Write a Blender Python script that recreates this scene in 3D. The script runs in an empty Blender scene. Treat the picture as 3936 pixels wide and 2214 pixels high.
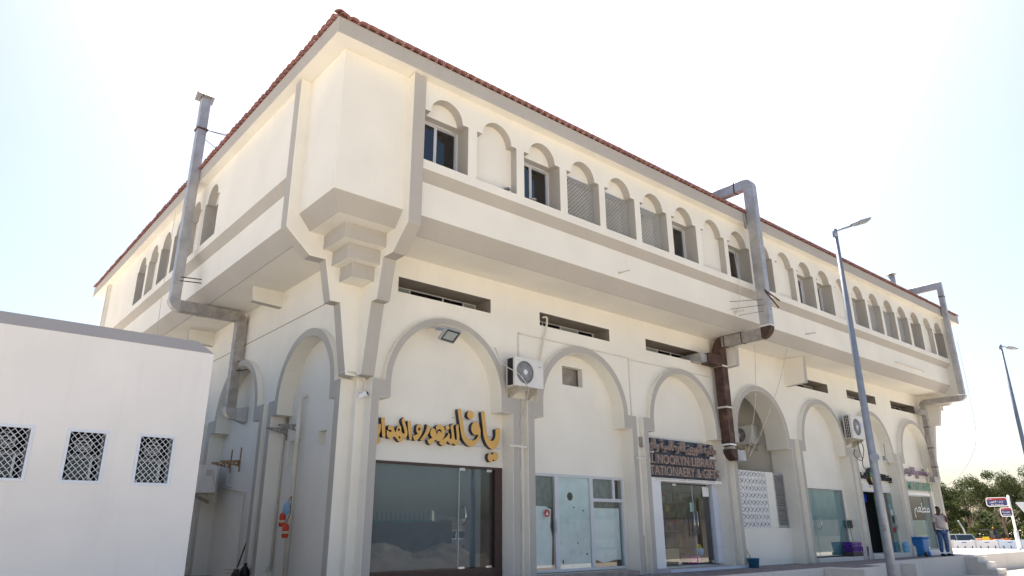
import bpy, bmesh, math, random
from mathutils import Vector, Matrix
from mathutils.geometry import tessellate_polygon
random.seed(7)
R=math.radians
sc=bpy.context.scene
COL=sc.collection
# ------------------------------------------------------------------ camera
cam_d=bpy.data.cameras.new('camera'); cam=bpy.data.objects.new('camera',cam_d); COL.objects.link(cam)
cam_d.sensor_width=36; cam_d.lens=24.794; cam_d.clip_end=2000; cam_d.clip_start=.05
YAW,PITCH,ROLL=0.8627392768,0.3316746613,-0.006126249997
fw=Vector((math.cos(PITCH)*math.cos(YAW),math.cos(PITCH)*math.sin(YAW),math.sin(PITCH)))
rt=Vector((math.sin(YAW),-math.cos(YAW),0)); up=rt.cross(fw)
r2=rt*math.cos(ROLL)+up*math.sin(ROLL); u2=-rt*math.sin(ROLL)+up*math.cos(ROLL)
cam.matrix_world=Matrix(((r2.x,u2.x,-fw.x,-6.465),(r2.y,u2.y,-fw.y,-12.23666),(r2.z,u2.z,-fw.z,1.02925),(0,0,0,1)))
sc.camera=cam
# ------------------------------------------------------------------ sky, sun, exposure
SUN_EL=R(56); SUN_AZ=R(41)         # the sun stands high behind the building, a little right of the view
w=bpy.data.worlds.new('World'); sc.world=w; w.use_nodes=True
nt=w.node_tree; nt.nodes.clear()
sky=nt.nodes.new('ShaderNodeTexSky'); sky.sky_type='NISHITA'; sky.sun_disc=False
sky.sun_elevation=SUN_EL; sky.sun_rotation=SUN_AZ; sky.dust_density=2.8; sky.air_density=1.0; sky.ozone_density=1.0; sky.altitude=0
bg=nt.nodes.new('ShaderNodeBackground'); bg.inputs[1].default_value=.085
ow=nt.nodes.new('ShaderNodeOutputWorld'); nt.links.new(sky.outputs[0],bg.inputs[0]); nt.links.new(bg.outputs[0],ow.inputs[0])
sd=bpy.data.lights.new('sun','SUN'); sun=bpy.data.objects.new('sun',sd); COL.objects.link(sun)
sd.energy=5.0; sd.angle=R(.5); sd.color=(1,.95,.87)
sv=Vector((math.sin(SUN_AZ)*math.cos(SUN_EL),math.cos(SUN_AZ)*math.cos(SUN_EL),math.sin(SUN_EL)))
sun.rotation_euler=sv.to_track_quat('Z','Y').to_euler(); sun.location=(0,0,60)
sc.view_settings.view_transform='Standard'; sc.view_settings.look='None'; sc.view_settings.gamma=1
sc.view_settings.exposure=1.33; sc.view_settings.use_curve_mapping=False
sc.render.engine='CYCLES'; sc.cycles.max_bounces=8; sc.cycles.diffuse_bounces=5; sc.cycles.transparent_max_bounces=16
# ------------------------------------------------------------------ materials
MATS={}
def mat(name,col,rough=.8,metal=0,var=0.0,vscale=2.0,bump=0.0,bscale=40.,stain=None,stain_amt=0.,stain_scale=1.,coord='Object',spec=.3,dark2=None):
    if name in MATS: return MATS[name]
    m=bpy.data.materials.new(name); m.use_nodes=True; n=m.node_tree; b=n.nodes['Principled BSDF']
    b.inputs['Roughness'].default_value=rough; b.inputs['Metallic'].default_value=metal
    b.inputs['Specular IOR Level'].default_value=spec
    b.inputs['Base Color'].default_value=(*col,1)
    geo=n.nodes.new('ShaderNodeNewGeometry'); L=n.links.new
    src=geo.outputs['Position']
    cur=None
    if var>0:
        tx=n.nodes.new('ShaderNodeTexNoise'); tx.inputs['Scale'].default_value=vscale; tx.inputs['Detail'].default_value=6; L(src,tx.inputs['Vector'])
        mr=n.nodes.new('ShaderNodeMapRange'); mr.inputs[1].default_value=.3; mr.inputs[2].default_value=.7; mr.inputs[3].default_value=1-var; mr.inputs[4].default_value=1+var; L(tx.outputs['Fac'],mr.inputs[0])
        mx=n.nodes.new('ShaderNodeVectorMath'); mx.operation='SCALE'; mx.inputs[0].default_value=col; L(mr.outputs[0],mx.inputs['Scale'])
        cur=mx.outputs[0]
    if stain:
        t2=n.nodes.new('ShaderNodeTexNoise'); t2.inputs['Scale'].default_value=stain_scale; t2.inputs['Detail'].default_value=8; t2.inputs['Roughness'].default_value=.7; L(src,t2.inputs['Vector'])
        m2=n.nodes.new('ShaderNodeMapRange'); m2.inputs[1].default_value=.55; m2.inputs[2].default_value=.75; m2.inputs[3].default_value=0; m2.inputs[4].default_value=stain_amt; L(t2.outputs['Fac'],m2.inputs[0])
        mm=n.nodes.new('ShaderNodeMix'); mm.data_type='RGBA'; L(m2.outputs[0],mm.inputs[0])
        if cur: L(cur,mm.inputs[6])
        else: mm.inputs[6].default_value=(*col,1)
        mm.inputs[7].default_value=(*stain,1); cur=mm.outputs[2]
    if cur: L(cur,b.inputs['Base Color'])
    if bump>0:
        t3=n.nodes.new('ShaderNodeTexNoise'); t3.inputs['Scale'].default_value=bscale; t3.inputs['Detail'].default_value=5; L(src,t3.inputs['Vector'])
        bp=n.nodes.new('ShaderNodeBump'); bp.inputs['Strength'].default_value=bump; bp.inputs['Distance'].default_value=.01; L(t3.outputs['Fac'],bp.inputs['Height']); L(bp.outputs[0],b.inputs['Normal'])
    MATS[name]=m; return m
def plaster(name,col,streak=.05,streak_col=None,dirt_h=None):
    """painted render: slow colour drift, trowel relief, rain streaks below sills, dirt splash near the floor"""
    if name in MATS: return MATS[name]
    m=bpy.data.materials.new(name); m.use_nodes=True; n=m.node_tree; b=n.nodes['Principled BSDF']; L=n.links.new
    b.inputs['Roughness'].default_value=.85; b.inputs['Specular IOR Level'].default_value=.2
    geo=n.nodes.new('ShaderNodeNewGeometry')
    t=n.nodes.new('ShaderNodeTexNoise'); t.inputs['Scale'].default_value=.8; t.inputs['Detail'].default_value=7; L(geo.outputs['Position'],t.inputs['Vector'])
    mr=n.nodes.new('ShaderNodeMapRange'); mr.inputs[1].default_value=.3; mr.inputs[2].default_value=.7; mr.inputs[3].default_value=.95; mr.inputs[4].default_value=1.035; L(t.outputs['Fac'],mr.inputs[0])
    v=n.nodes.new('ShaderNodeVectorMath'); v.operation='SCALE'; v.inputs[0].default_value=col; L(mr.outputs[0],v.inputs['Scale'])
    mp=n.nodes.new('ShaderNodeMapping'); mp.inputs['Scale'].default_value=(9,9,.55); L(geo.outputs['Position'],mp.inputs['Vector'])
    s=n.nodes.new('ShaderNodeTexNoise'); s.inputs['Scale'].default_value=1; s.inputs['Detail'].default_value=5; L(mp.outputs[0],s.inputs['Vector'])
    s2=n.nodes.new('ShaderNodeMapRange'); s2.inputs[1].default_value=.56; s2.inputs[2].default_value=.8; s2.inputs[3].default_value=0; s2.inputs[4].default_value=streak; L(s.outputs['Fac'],s2.inputs[0])
    sp=n.nodes.new('ShaderNodeTexNoise'); sp.inputs['Scale'].default_value=22; sp.inputs['Detail'].default_value=2; L(geo.outputs['Position'],sp.inputs['Vector'])
    s3=n.nodes.new('ShaderNodeMapRange'); s3.inputs[1].default_value=.74; s3.inputs[2].default_value=.8; s3.inputs[3].default_value=0; s3.inputs[4].default_value=.25; L(sp.outputs['Fac'],s3.inputs[0])
    ad=n.nodes.new('ShaderNodeMath'); ad.operation='MAXIMUM'; L(s2.outputs[0],ad.inputs[0]); L(s3.outputs[0],ad.inputs[1])
    mx=n.nodes.new('ShaderNodeMix'); mx.data_type='RGBA'; L(ad.outputs[0],mx.inputs[0]); L(v.outputs[0],mx.inputs[6]); mx.inputs[7].default_value=(*(streak_col or (.25,.22,.18)),1)
    L(mx.outputs[2],b.inputs['Base Color'])
    h=n.nodes.new('ShaderNodeTexNoise'); h.inputs['Scale'].default_value=60; h.inputs['Detail'].default_value=4; L(geo.outputs['Position'],h.inputs['Vector'])
    h2=n.nodes.new('ShaderNodeTexNoise'); h2.inputs['Scale'].default_value=1.7; h2.inputs['Detail'].default_value=3; L(geo.outputs['Position'],h2.inputs['Vector'])
    hm=n.nodes.new('ShaderNodeMath'); hm.operation='MULTIPLY_ADD'; L(h2.outputs['Fac'],hm.inputs[0]); hm.inputs[1].default_value=6; L(h.outputs['Fac'],hm.inputs[2])
    bp=n.nodes.new('ShaderNodeBump'); bp.inputs['Strength'].default_value=.35; bp.inputs['Distance'].default_value=.006; L(hm.outputs[0],bp.inputs['Height']); L(bp.outputs[0],b.inputs['Normal'])
    MATS[name]=m; return m
CREAM=plaster('cream_plaster',(.805,.775,.693))
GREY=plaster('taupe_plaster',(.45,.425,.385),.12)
WHITEP=plaster('annex_plaster',(.83,.795,.755),.10,(.5,.46,.42))
CONC=plaster('pale_concrete',(.62,.59,.55),.15,(.3,.27,.24))
def glassmat(name,tint=(.9,.95,.95),boost=2.1,rough=0.0):
    if name in MATS: return MATS[name]
    m=bpy.data.materials.new(name); m.use_nodes=True; n=m.node_tree; n.nodes.clear(); L=n.links.new
    o=n.nodes.new('ShaderNodeOutputMaterial'); fr=n.nodes.new('ShaderNodeFresnel'); fr.inputs[0].default_value=1.5
    ml=n.nodes.new('ShaderNodeMath'); ml.operation='MULTIPLY'; ml.inputs[1].default_value=boost; ml.use_clamp=True; g_=n.nodes.new('ShaderNodeNewGeometry'); sb=n.nodes.new('ShaderNodeMath'); sb.operation='SUBTRACT'; sb.inputs[0].default_value=1; L(g_.outputs['Backfacing'],sb.inputs[1]); m0=n.nodes.new('ShaderNodeMath'); m0.operation='MULTIPLY'; L(fr.outputs[0],m0.inputs[0]); L(sb.outputs[0],m0.inputs[1]); L(m0.outputs[0],ml.inputs[0])
    tr=n.nodes.new('ShaderNodeBsdfTransparent'); tr.inputs[0].default_value=(*tint,1)
    gl=n.nodes.new('ShaderNodeBsdfGlossy'); gl.inputs['Roughness'].default_value=rough; gl.inputs[0].default_value=(1,1,1,1)
    mx=n.nodes.new('ShaderNodeMixShader'); L(ml.outputs[0],mx.inputs[0]); L(tr.outputs[0],mx.inputs[1]); L(gl.outputs[0],mx.inputs[2]); L(mx.outputs[0],o.inputs[0])
    MATS[name]=m; return m
GLASS=glassmat('clear_glass')
GREENGL=glassmat('green_glass',(.70,.84,.85))
DARKGL=glassmat('dark_glass',(.25,.3,.36),2.2)
ALU=mat('aluminium_white',(.58,.60,.63),.4,0,.04)
ALUD=mat('aluminium_grey',(.42,.44,.46),.4,.5,.05)
BROWN=mat('brown_frame',(.075,.045,.04),.35)
GALV=mat('galvanised_steel',(.45,.45,.455),.5,.6,.16,3.5,.1,20,(.30,.22,.17),.6,1.6)
RUST=mat('rusty_steel',(.085,.05,.042),.75,.1,.3,4,.3,30,(.30,.19,.12),.8,3)
GALVR=mat('weathered_duct',(.38,.36,.34),.55,.45,.2,5,.2,30,(.2,.12,.08),.85,2.2)
TILE=mat('clay_tile',(.31,.155,.14),.75,0,.3,9,.2,50,(.12,.07,.06),.5,6)
TILEE=mat('clay_mortar',(.40,.19,.12),.85,0,.2,9)
BLACK=mat('black_plastic',(.02,.02,.022),.5)
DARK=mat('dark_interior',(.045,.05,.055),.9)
MIDG=mat('grey_interior',(.25,.25,.25),.9)
WHITE=mat('white_paint',(.78,.78,.77),.55,0,.04)
ACW=mat('ac_casing',(.70,.69,.66),.5,0,.06,3,0,1,(.45,.40,.33),.4,5)
STEEL=mat('stainless_steel',(.6,.6,.6),.25,1)
MESHM=mat('galvanised_mesh',(.75,.76,.76),.5,.2)
PVC=mat('pvc_pipe',(.66,.62,.54),.5,0,.06)
CABLE=mat('cable_white',(.55,.53,.5),.7)
CABLEB=mat('cable_black',(.04,.04,.04),.7)
# ------------------------------------------------------------------ helpers
class MB:
    def __init__(s): s.bm=bmesh.new()
    def box(s,x0,x1,y0,y1,z0,z1,mi=0,M=None):
        v=[s.bm.verts.new(Vector(p) if M is None else M@Vector(p)) for p in ((x0,y0,z0),(x1,y0,z0),(x1,y1,z0),(x0,y1,z0),(x0,y0,z1),(x1,y0,z1),(x1,y1,z1),(x0,y1,z1))]
        for f in ((0,3,2,1),(4,5,6,7),(0,1,5,4),(1,2,6,5),(2,3,7,6),(3,0,4,7)):
            fc=s.bm.faces.new([v[i] for i in f]); fc.material_index=mi
        return s
    def prism(s,pts,d,mi=0,sm=None):
        """pts: closed list of 3-D points in a plane, extruded by vector d"""
        d=Vector(d); a=[s.bm.verts.new(p) for p in pts]; b=[s.bm.verts.new(Vector(p)+d) for p in pts]; n=len(pts)
        s.bm.faces.new(a[::-1]).material_index=mi; s.bm.faces.new(b).material_index=mi
        for i in range(n):
            f=s.bm.faces.new((a[i],a[(i+1)%n],b[(i+1)%n],b[i])); f.material_index=mi if sm is None else sm
        return s
    def tube(s,path,r,k=8,mi=0,caps=True):
        P=[Vector(p) for p in path]; rs=r if isinstance(r,(list,tuple)) else [r]*len(P); rings=[]
        pa=None
        for i,p in enumerate(P):
            t=(P[min(i+1,len(P)-1)]-P[max(i-1,0)]).normalized()
            if pa is None: pa=t.orthogonal().normalized()
            else: pa=(pa-t*pa.dot(t)).normalized()
            pb=t.cross(pa)
            rings.append([s.bm.verts.new(p+(pa*math.cos(2*math.pi*j/k)+pb*math.sin(2*math.pi*j/k))*rs[i]) for j in range(k)])
        for a,b in zip(rings,rings[1:]):
            for j in range(k):
                f=s.bm.faces.new((a[j],a[(j+1)%k],b[(j+1)%k],b[j])); f.material_index=mi; f.smooth=k>6
        if caps:
            s.bm.faces.new(rings[0][::-1]).material_index=mi; s.bm.faces.new(rings[-1]).material_index=mi
        return s
    def lathe(s,prof,c,k=20,mi=0,M=None):
        rings=[]
        for r,z in prof:
            rings.append([s.bm.verts.new((M@Vector((r*math.cos(2*math.pi*j/k),r*math.sin(2*math.pi*j/k),z)) if M else Vector((c[0]+r*math.cos(2*math.pi*j/k),c[1]+r*math.sin(2*math.pi*j/k),c[2]+z)))) for j in range(k)])
        for a,b in zip(rings,rings[1:]):
            for j in range(k):
                f=s.bm.faces.new((a[j],a[(j+1)%k],b[(j+1)%k],b[j])); f.material_index=mi; f.smooth=True
        if prof[0][0]>1e-4: s.bm.faces.new(rings[0][::-1]).material_index=mi
        if prof[-1][0]>1e-4: s.bm.faces.new(rings[-1]).material_index=mi
        return s
    def quad(s,pts,mi=0):
        s.bm.faces.new([s.bm.verts.new(p) for p in pts]).material_index=mi; return s
    def plate(s,outer,holes,fn,d0,d1,mi=0,sm=None):
        """2-D outline with holes, fn(a,b,d)->3-D; front at d0, back at d1; side faces use material sm"""
        loops=[outer]+list(holes); flat=[p for l in loops for p in l]
        tris=tessellate_polygon([[Vector((a,b,0)) for a,b in l] for l in loops])
        A=[s.bm.verts.new(fn(a,b,d0)) for a,b in flat]; B=[s.bm.verts.new(fn(a,b,d1)) for a,b in flat]
        for t in tris:
            try:
                s.bm.faces.new([A[i] for i in t]).material_index=mi; s.bm.faces.new([B[i] for i in t][::-1]).material_index=mi
            except ValueError: pass
        k=0
        for l in loops:
            n=len(l)
            for i in range(n):
                f=s.bm.faces.new((A[k+i],A[k+(i+1)%n],B[k+(i+1)%n],B[k+i])); f.material_index=mi if sm is None else sm
            k+=n
        return s
    def build(s,name,mats,parent=None,loc=None,bevel=0,smooth=False,recalc=True,local=False):
        if recalc: bmesh.ops.recalc_face_normals(s.bm,faces=s.bm.faces)
        if smooth:
            for f in s.bm.faces: f.smooth=True
        me=bpy.data.meshes.new(name); 
        if not isinstance(mats,(list,tuple)): mats=[mats]
        for m in mats: me.materials.append(m)
        if loc is not None and not local: bmesh.ops.translate(s.bm,verts=s.bm.verts,vec=-Vector(loc))
        s.bm.to_mesh(me); s.bm.free()
        o=bpy.data.objects.new(name,me); COL.objects.link(o)
        if loc is not None: o.location=loc
        if parent is not None:
            o.parent=parent
            if loc is None: o.location=-Vector(WL[parent.name])
            else: o.location=Vector(loc)-Vector(WL[parent.name])
            WL[o.name]=Vector(WL[parent.name])+Vector(o.location)
            if loc is None: WL[o.name]=Vector((0,0,0))
        else: WL[o.name]=Vector(loc) if loc is not None else Vector((0,0,0))
        if bevel:
            b=o.modifiers.new('bevel','BEVEL'); b.width=bevel; b.segments=1; b.limit_method='ANGLE'; b.angle_limit=R(40)
        return o
WL={}   # world location of every object's origin (parents are never rotated)
def tag(o,label=None,cat=None,group=None,kind=None):
    if label: o['label']=label
    if cat: o['category']=cat
    if group: o['group']=group
    if kind: o['kind']=kind
    return o
def thing(name,loc,label,cat,group=None):
    o=bpy.data.objects.new(name,None); COL.objects.link(o); o.location=loc; o.empty_display_size=.2; WL[o.name]=Vector(loc)
    return tag(o,label,cat,group)
def share(src,loc,rot=None,parent=None,name=None):
    o=src.copy(); COL.objects.link(o)
    if parent is not None: o.parent=parent; o.location=Vector(loc)-WL[parent.name]
    else: o.location=loc
    if rot is not None: o.rotation_euler=rot
    WL[o.name]=Vector(loc)
    return o
FY=lambda a,b,d:(a,d,b)     # right facade: a=x, b=z, d=y
FX=lambda a,b,d:(d,a,b)     # left facade:  a=y, b=z, d=x
def rect(a0,a1,b0,b1): return [(a0,b0),(a1,b0),(a1,b1),(a0,b1)]
def circ(cx,cz,rx,rz=None,k=20,ph=0): 
    rz=rz or rx; return [(cx+rx*math.cos(2*math.pi*i/k+ph),cz+rz*math.sin(2*math.pi*i/k+ph)) for i in range(k)]
# ------------------------------------------------------------------ ground, road, terrace
SAND=mat('sandy_ground',(.57,.495,.405),.95,0,.15,.3,.5,8,(.36,.29,.22),.6,.15)
ROAD=mat('pale_asphalt',(.49,.445,.385),.9,0,.12,.6,.4,60,(.4,.36,.3),.5,.3)
def paver_mat():
    m=mat('interlock_pavers',(.27,.235,.235),.85,0,.2,3,.2,60,(.38,.34,.3),.7,.8)
    n=m.node_tree; b=n.nodes['Principled BSDF']; L=n.links.new
    br=n.nodes.new('ShaderNodeTexBrick'); g=n.nodes.new('ShaderNodeNewGeometry'); L(g.outputs['Position'],br.inputs['Vector'])
    br.inputs['Scale'].default_value=1; br.inputs['Brick Width'].default_value=.2; br.inputs['Row Height'].default_value=.1; br.inputs['Mortar Size'].default_value=.006
    br.inputs['Color1'].default_value=(1,1,1,1); br.inputs['Color2'].default_value=(.8,.78,.8,1); br.inputs['Mortar'].default_value=(.4,.38,.36,1)
    old=b.inputs['Base Color'].links[0].from_socket; mx=n.nodes.new('ShaderNodeMix'); mx.data_type='RGBA'; mx.blend_type='MULTIPLY'; mx.inputs[0].default_value=1
    L(old,mx.inputs[6]); L(br.outputs['Color'],mx.inputs[7]); L(mx.outputs[2],b.inputs['Base Color']); return m
PAVER=paver_mat()
SUNPAVE=mat('sunlit_pavement',(.55,.52,.48),.9,0,.1,1,.2,40,(.4,.36,.32),.4,.8)
g=MB(); g.quad([(-700,-700,-.66),(900,-700,-.66),(900,900,-.66),(-700,900,-.66)]); tag(g.build('ground',SAND),kind='structure')
g=MB(); g.quad([(-90,-11,-.653),(140,-11,-.653),(140,-2.9,-.653),(-90,-2.9,-.653)]); tag(g.build('road',ROAD),kind='structure')
g=MB(); g.box(-2.8,27.9,3.6,16.6,-.6,-.02); tag(g.build('foundation',CONC),kind='structure')
# terrace: top sheet of pavers with a pale edge strip and the retaining wall in front
EDGE=[(-2.2,-2.15),(13.42,-2.02),(13.42,-2.32),(16.23,-2.32),(16.23,-2.02),(18.55,-1.86),(18.55,-1.62),(21.6,-1.42),(26.0,-1.27),(27.1,-1.25),(38,-1.2)]
g=MB(); g.plate(EDGE+[(38,12),(29.9,12),(29.9,16.6),(-2.2,16.6)],[],lambda a,b,d:(a,b,d),0.0,-.75); tag(g.build('terrace_pavement',[PAVER]),kind='structure')
rw=thing('retaining_wall',(13,-2,-.65),'low cream retaining wall with steps and blocks along the shop terrace','retaining wall')
def wallseg(x0,y0,x1,y1,h=.015,wd=.24,name='wall_panel',dep=.68):
    d=Vector((x1-x0,y1-y0,0)); nrm=Vector((-d.y,d.x,0)).normalized()*wd; o=Vector((d.y,-d.x,0)).normalized()*.035
    m=MB(); p=[Vector((x0,y0,-dep))+o,Vector((x1,y1,-dep))+o,Vector((x1,y1,-dep))+nrm,Vector((x0,y0,-dep))+nrm]
    m.prism(p,(0,0,dep+h)); return m.build(name,CONC,rw,bevel=.012)
for (x0,y0),(x1,y1) in zip([(-2.2,-2.15),(1.2,-2.12),(4.6,-2.09),(8,-2.06),(10.7,-2.04)],[(1.19,-2.12),(4.59,-2.09),(7.99,-2.06),(10.69,-2.04),(13.34,-2.02)]): wallseg(x0,y0,x1,y1)
wallseg(18.95,-1.58,21.6,-1.42); wallseg(21.6,-1.42,25.99,-1.27); wallseg(27.12,-1.26,31,-1.24); wallseg(31,-1.24,36,-1.22); wallseg(36,-1.22,37.9,-1.21)
wallseg(25.99,-1.27,27.12,-1.26,h=.01)
wallseg(13.935,-2.36,16.25,-2.36,h=-.012,wd=.3,name='ledge'); wallseg(16.27,-2.05,18.48,-1.92,h=.013)
m=MB(); m.box(13.35,13.93,-3.15,-1.9,-.68,.03); m.build('stair_block',CONC,rw,bevel=.012)
m=MB(); m.box(18.5,18.95,-2.40,-1.5,-.68,-.012); m.build('stair_block',CONC,rw,bevel=.012)
for (ya,yb,zt) in ((-1.76,-1.28,-.03),(-2.03,-1.75,-.215),(-2.34,-2.02,-.455)):
    m=MB(); m.box(26.0,27.06,ya,yb,-.68,zt); m.build('step',CONC,rw,bevel=.012)
# paler sheet at the far end: sunlight beyond the shade put into its colour
g=MB(); g.quad([(28.6,-1.0,.004),(37.95,-.95,.004),(37.95,11.9,.004),(28.6,11.9,.004)]); tag(g.build('pavement',SUNPAVE),kind='structure')
# =========================================================================== MAIN BUILDING
B=thing('commercial_building',(14,8,0),'long two-storey cream commercial building with grey trim, arcade arches and red tiled eaves','building')
XC,YC=28.30,17.1            # far corners of the two facades
ZF0,ZF1=9.936,10.29
W1,W2,W3=-1.577,-1.415,-1.131
WALL,INF,RING=-.03,.20,-.18
# --- upper walls with the arched openings
AR=.41
def winhole(l,r,k=14,o=0.):
    c=(l+r)/2; a=AR*(r-l)/1.125+o; pts=[(l-o,8.10-o),(r+o,8.10-o),(r+o,9.255+o)]
    pts+=[(c+a*math.cos(t*math.pi/k),9.255+o+a*math.sin(t*math.pi/k)) for t in range(k+1)]
    pts+=[(l-o,9.255+o)]; return pts
rights=[1.455,2.818,4.179,5.542,6.905,8.25,9.59,10.99,12.35,13.68,15.02,16.33,17.645,18.95,20.29,21.59,22.9,24.17,25.5,26.76,28.0]
lefts=[.33,1.69,3.047,4.415,5.76,7.133,8.48,9.832,11.18,12.55,13.86,15.22,16.54,17.85,19.155,20.5,21.8,23.1,24.4,25.68,26.92]
types='wbwmmmwbwwbwwbwmmmwbw'
HR=list(zip(lefts,rights,types))
HL=[(4.90+1.345*i,5.99+1.345*i,t) for i,t in enumerate('wbwwbw')]
def upper_wall(F,a0,a1,H):
    # one wall panel per opening, butted end to end
    cuts=[a0]+[(H[i][1]+H[i+1][0])/2 for i in range(len(H)-1)]+[a1]
    m=MB()
    for i,(l,r,t) in enumerate(H):
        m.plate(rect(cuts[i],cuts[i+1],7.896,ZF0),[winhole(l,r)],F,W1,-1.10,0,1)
    bmesh.ops.remove_doubles(m.bm,verts=m.bm.verts,dist=1e-5)
    # drop the internal faces where the panels meet
    kill=[f for f in m.bm.faces if any(all(abs((v.co.x if F is FY else v.co.y)-c)<1e-4 for v in f.verts) for c in cuts[1:-1])]
    bmesh.ops.delete(m.bm,geom=kill,context='FACES_ONLY')
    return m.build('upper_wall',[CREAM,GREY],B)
upper_wall(FY,.28,28.06,HR); upper_wall(FX,.28,YC-.2,[(l,r,t) for l,r,t in HL])
def strip(F,a0,a1,prof,name,mt,**k):
    m=MB(); m.prism([F(a0,z,d) for d,z in prof],Vector(F(a1,0,0))-Vector(F(a0,0,0))); return m.build(name,mt,B,**k)
for F,a0,a1 in ((FY,.28,28.06),(FX,.28,YC-.2)):
    strip(F,a0,a1,[(W1,7.895),(W2,7.687),(-1.1,7.687),(-1.1,7.895)],'sill_band',GREY)
    strip(F,a0,a1,[(W2,7.686),(W2,6.945),(-1.12,6.945),(-1.12,7.686)],'parapet_panel',CREAM)
    strip(F,a0,a1,[(W2,6.944),(W3,6.623),(W3+.02,6.623),(-1.0,6.944)],'overhang_beam',GREY)
    strip(F,a0+.001,a1-.001,[(W3+.015,6.626),(.25,6.626),(.25,6.9),(-1.02,6.9)],'soffit',CREAM)
    strip(F,a0+.02,a1,[(-1.13,7.90),(3.0,7.90),(3.0,8.04),(-1.13,8.04)],'floor_slab',CREAM)
# --- what fills the openings
def win_unit(F,l,r,t,flip=0,style=0):
    c=(l+r)/2; a=AR*(r-l)/1.125
    if t=='b':
        m=MB(); m.plate(rect(l-.05,r+.05,8.0,9.75),[],F,-1.385,-1.30); m.build('blind_panel',CREAM,B); return
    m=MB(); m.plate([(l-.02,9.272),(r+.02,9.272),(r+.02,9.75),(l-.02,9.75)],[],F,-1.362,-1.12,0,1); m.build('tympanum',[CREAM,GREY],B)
    if t=='m':
        fr=MB(); fr.plate(rect(l+.004,r-.004,8.105,9.268),[rect(l+.035,r-.035,8.135,9.235)],F,-1.372,-1.342); fo=fr.build('grille_frame',ALUD,B)
        me=MB(); st=.105
        n=int(((r-l)+1.17)/st)+1
        for i in range(-16,n):
            for sgn in (1,-1):
                # diagonal wires clipped to the frame
                x0=l+i*st if sgn>0 else r-i*st
                pts=[]
                z0,z1=8.12,9.25
                xa,xb=x0,x0+sgn*(z1-z0)
                def cl(xs):
                    return max(l+.02,min(r-.02,xs))
                ca,cb=cl(xa),cl(xb)
                za=z0+abs(ca-xa) ; zb=z0+abs(cb-xa)
                if abs(ca-cb)<.02 or za>z1 or zb>z1+1e-6: continue
                me.tube([F(ca,za,-1.357+.004*sgn),F(cb,zb,-1.357+.004*sgn)],.0065,4,caps=False)
        tag(me.build('grille_mesh',MESHM,fo),kind='stuff'); 
        return
    # sliding window: outer frame, two sashes, glass
    fr=MB(); fr.plate(rect(l-.03,r+.03,8.04,9.30),[rect(l+.03,r-.03,8.13,9.235)],F,-1.19,-1.11); fr.plate(rect(c-.02,c+.02,8.13,9.235),[],F,-1.175,-1.13); fo=fr.build('window',ALU,B)
    for k,(x0,x1) in enumerate(((l+.03,c-.018),(c+.018,r-.03))):
        s=MB(); d=-1.165+.03*k
        s.plate(rect(x0,x1,8.13,9.235),[rect(x0+.026,x1-.026,8.156,9.209)],F,d,d+.022); s.build('sash',ALUD if (k+style)%2 else ALU,fo)
        gl=MB(); gl.plate(rect(x0+.02,x1-.02,8.15,9.215),[],F,d+.008,d+.014); gl.build('pane',DARKGL,fo)
    if style%3==2:
        s=MB(); s.plate(rect(l+.06,c,8.15,9.21),[],F,-1.10,-1.09); s.build('insect_screen',MIDG,fo)
for i,(l,r,t) in enumerate(HR): win_unit(FY,l,r,t,style=i)
for i,(l,r,t) in enumerate(HL): win_unit(FX,l,r,t,style=i+1)
# rooms behind the upper openings
m=MB()
for x in (4.3,8.37,13.0,17.7,20.4,24.25): m.box(x-.05,x+.05,-1.10,3.0,8.04,9.93)
m.box(.3,28.0,1.2,1.3,8.04,9.93,1); m.build('partition',[CREAM,CREAM],B)
m=MB()
for y in (4.6,7.5,11.3): m.box(-1.10,3.0,y-.05,y+.05,8.04,9.93)
m.box(1.2,1.3,1.35,16.9,8.04,9.93); m.build('partition',MIDG,B)
for x in (4.95,6.3,21.05): # inner doors and shutters seen through the mesh
    m=MB(); m.box(x,x+.62,1.13,1.2,8.05,9.6); m.build('inner_door',WHITE,B)
m=MB(); m.lathe([(.13,0),(.13,.05),(.1,.05),(.1,.02),(.0,.02)],(0,0,0),16,0,Matrix.Translation((7.95,1.2,9.15))@Matrix.Rotation(R(90),4,'X')); m.build('wall_fan',BLACK,B)
# --- roof
m=MB(); m.box(-1.806,29.70,-1.806,18.95,ZF0,ZF1)
for f in m.bm.faces:
    if abs(f.calc_center_median().z-ZF0)<.01: f.material_index=1
m.build('eaves_slab',[GREY,CREAM],B,bevel=.01)
m=MB(); m.box(-.72,28.4,-.64,16.6,ZF1,11.50); m.build('parapet',[GREY],B,bevel=.01)
m=MB() # sloping tiled skirt behind the first course
m.prism([(-1.78,-1.78,ZF1+.02),(-1.78,-1.78,ZF1+.09),(-.76,-.76,10.62),(-.76,-.76,ZF1+.02)],(0,0,0)) if False else None
m.quad([(-1.80,-1.80,10.33),(29.69,-1.80,10.33),(28.4,-.75,10.62),(-.76,-.75,10.62)]); m.quad([(-1.80,-1.80,10.33),(-.76,-.75,10.62),(-.76,16.7,10.62),(-1.80,18.94,10.33)])
m.build('tile_bed',[TILE],B,recalc=False)
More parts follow.
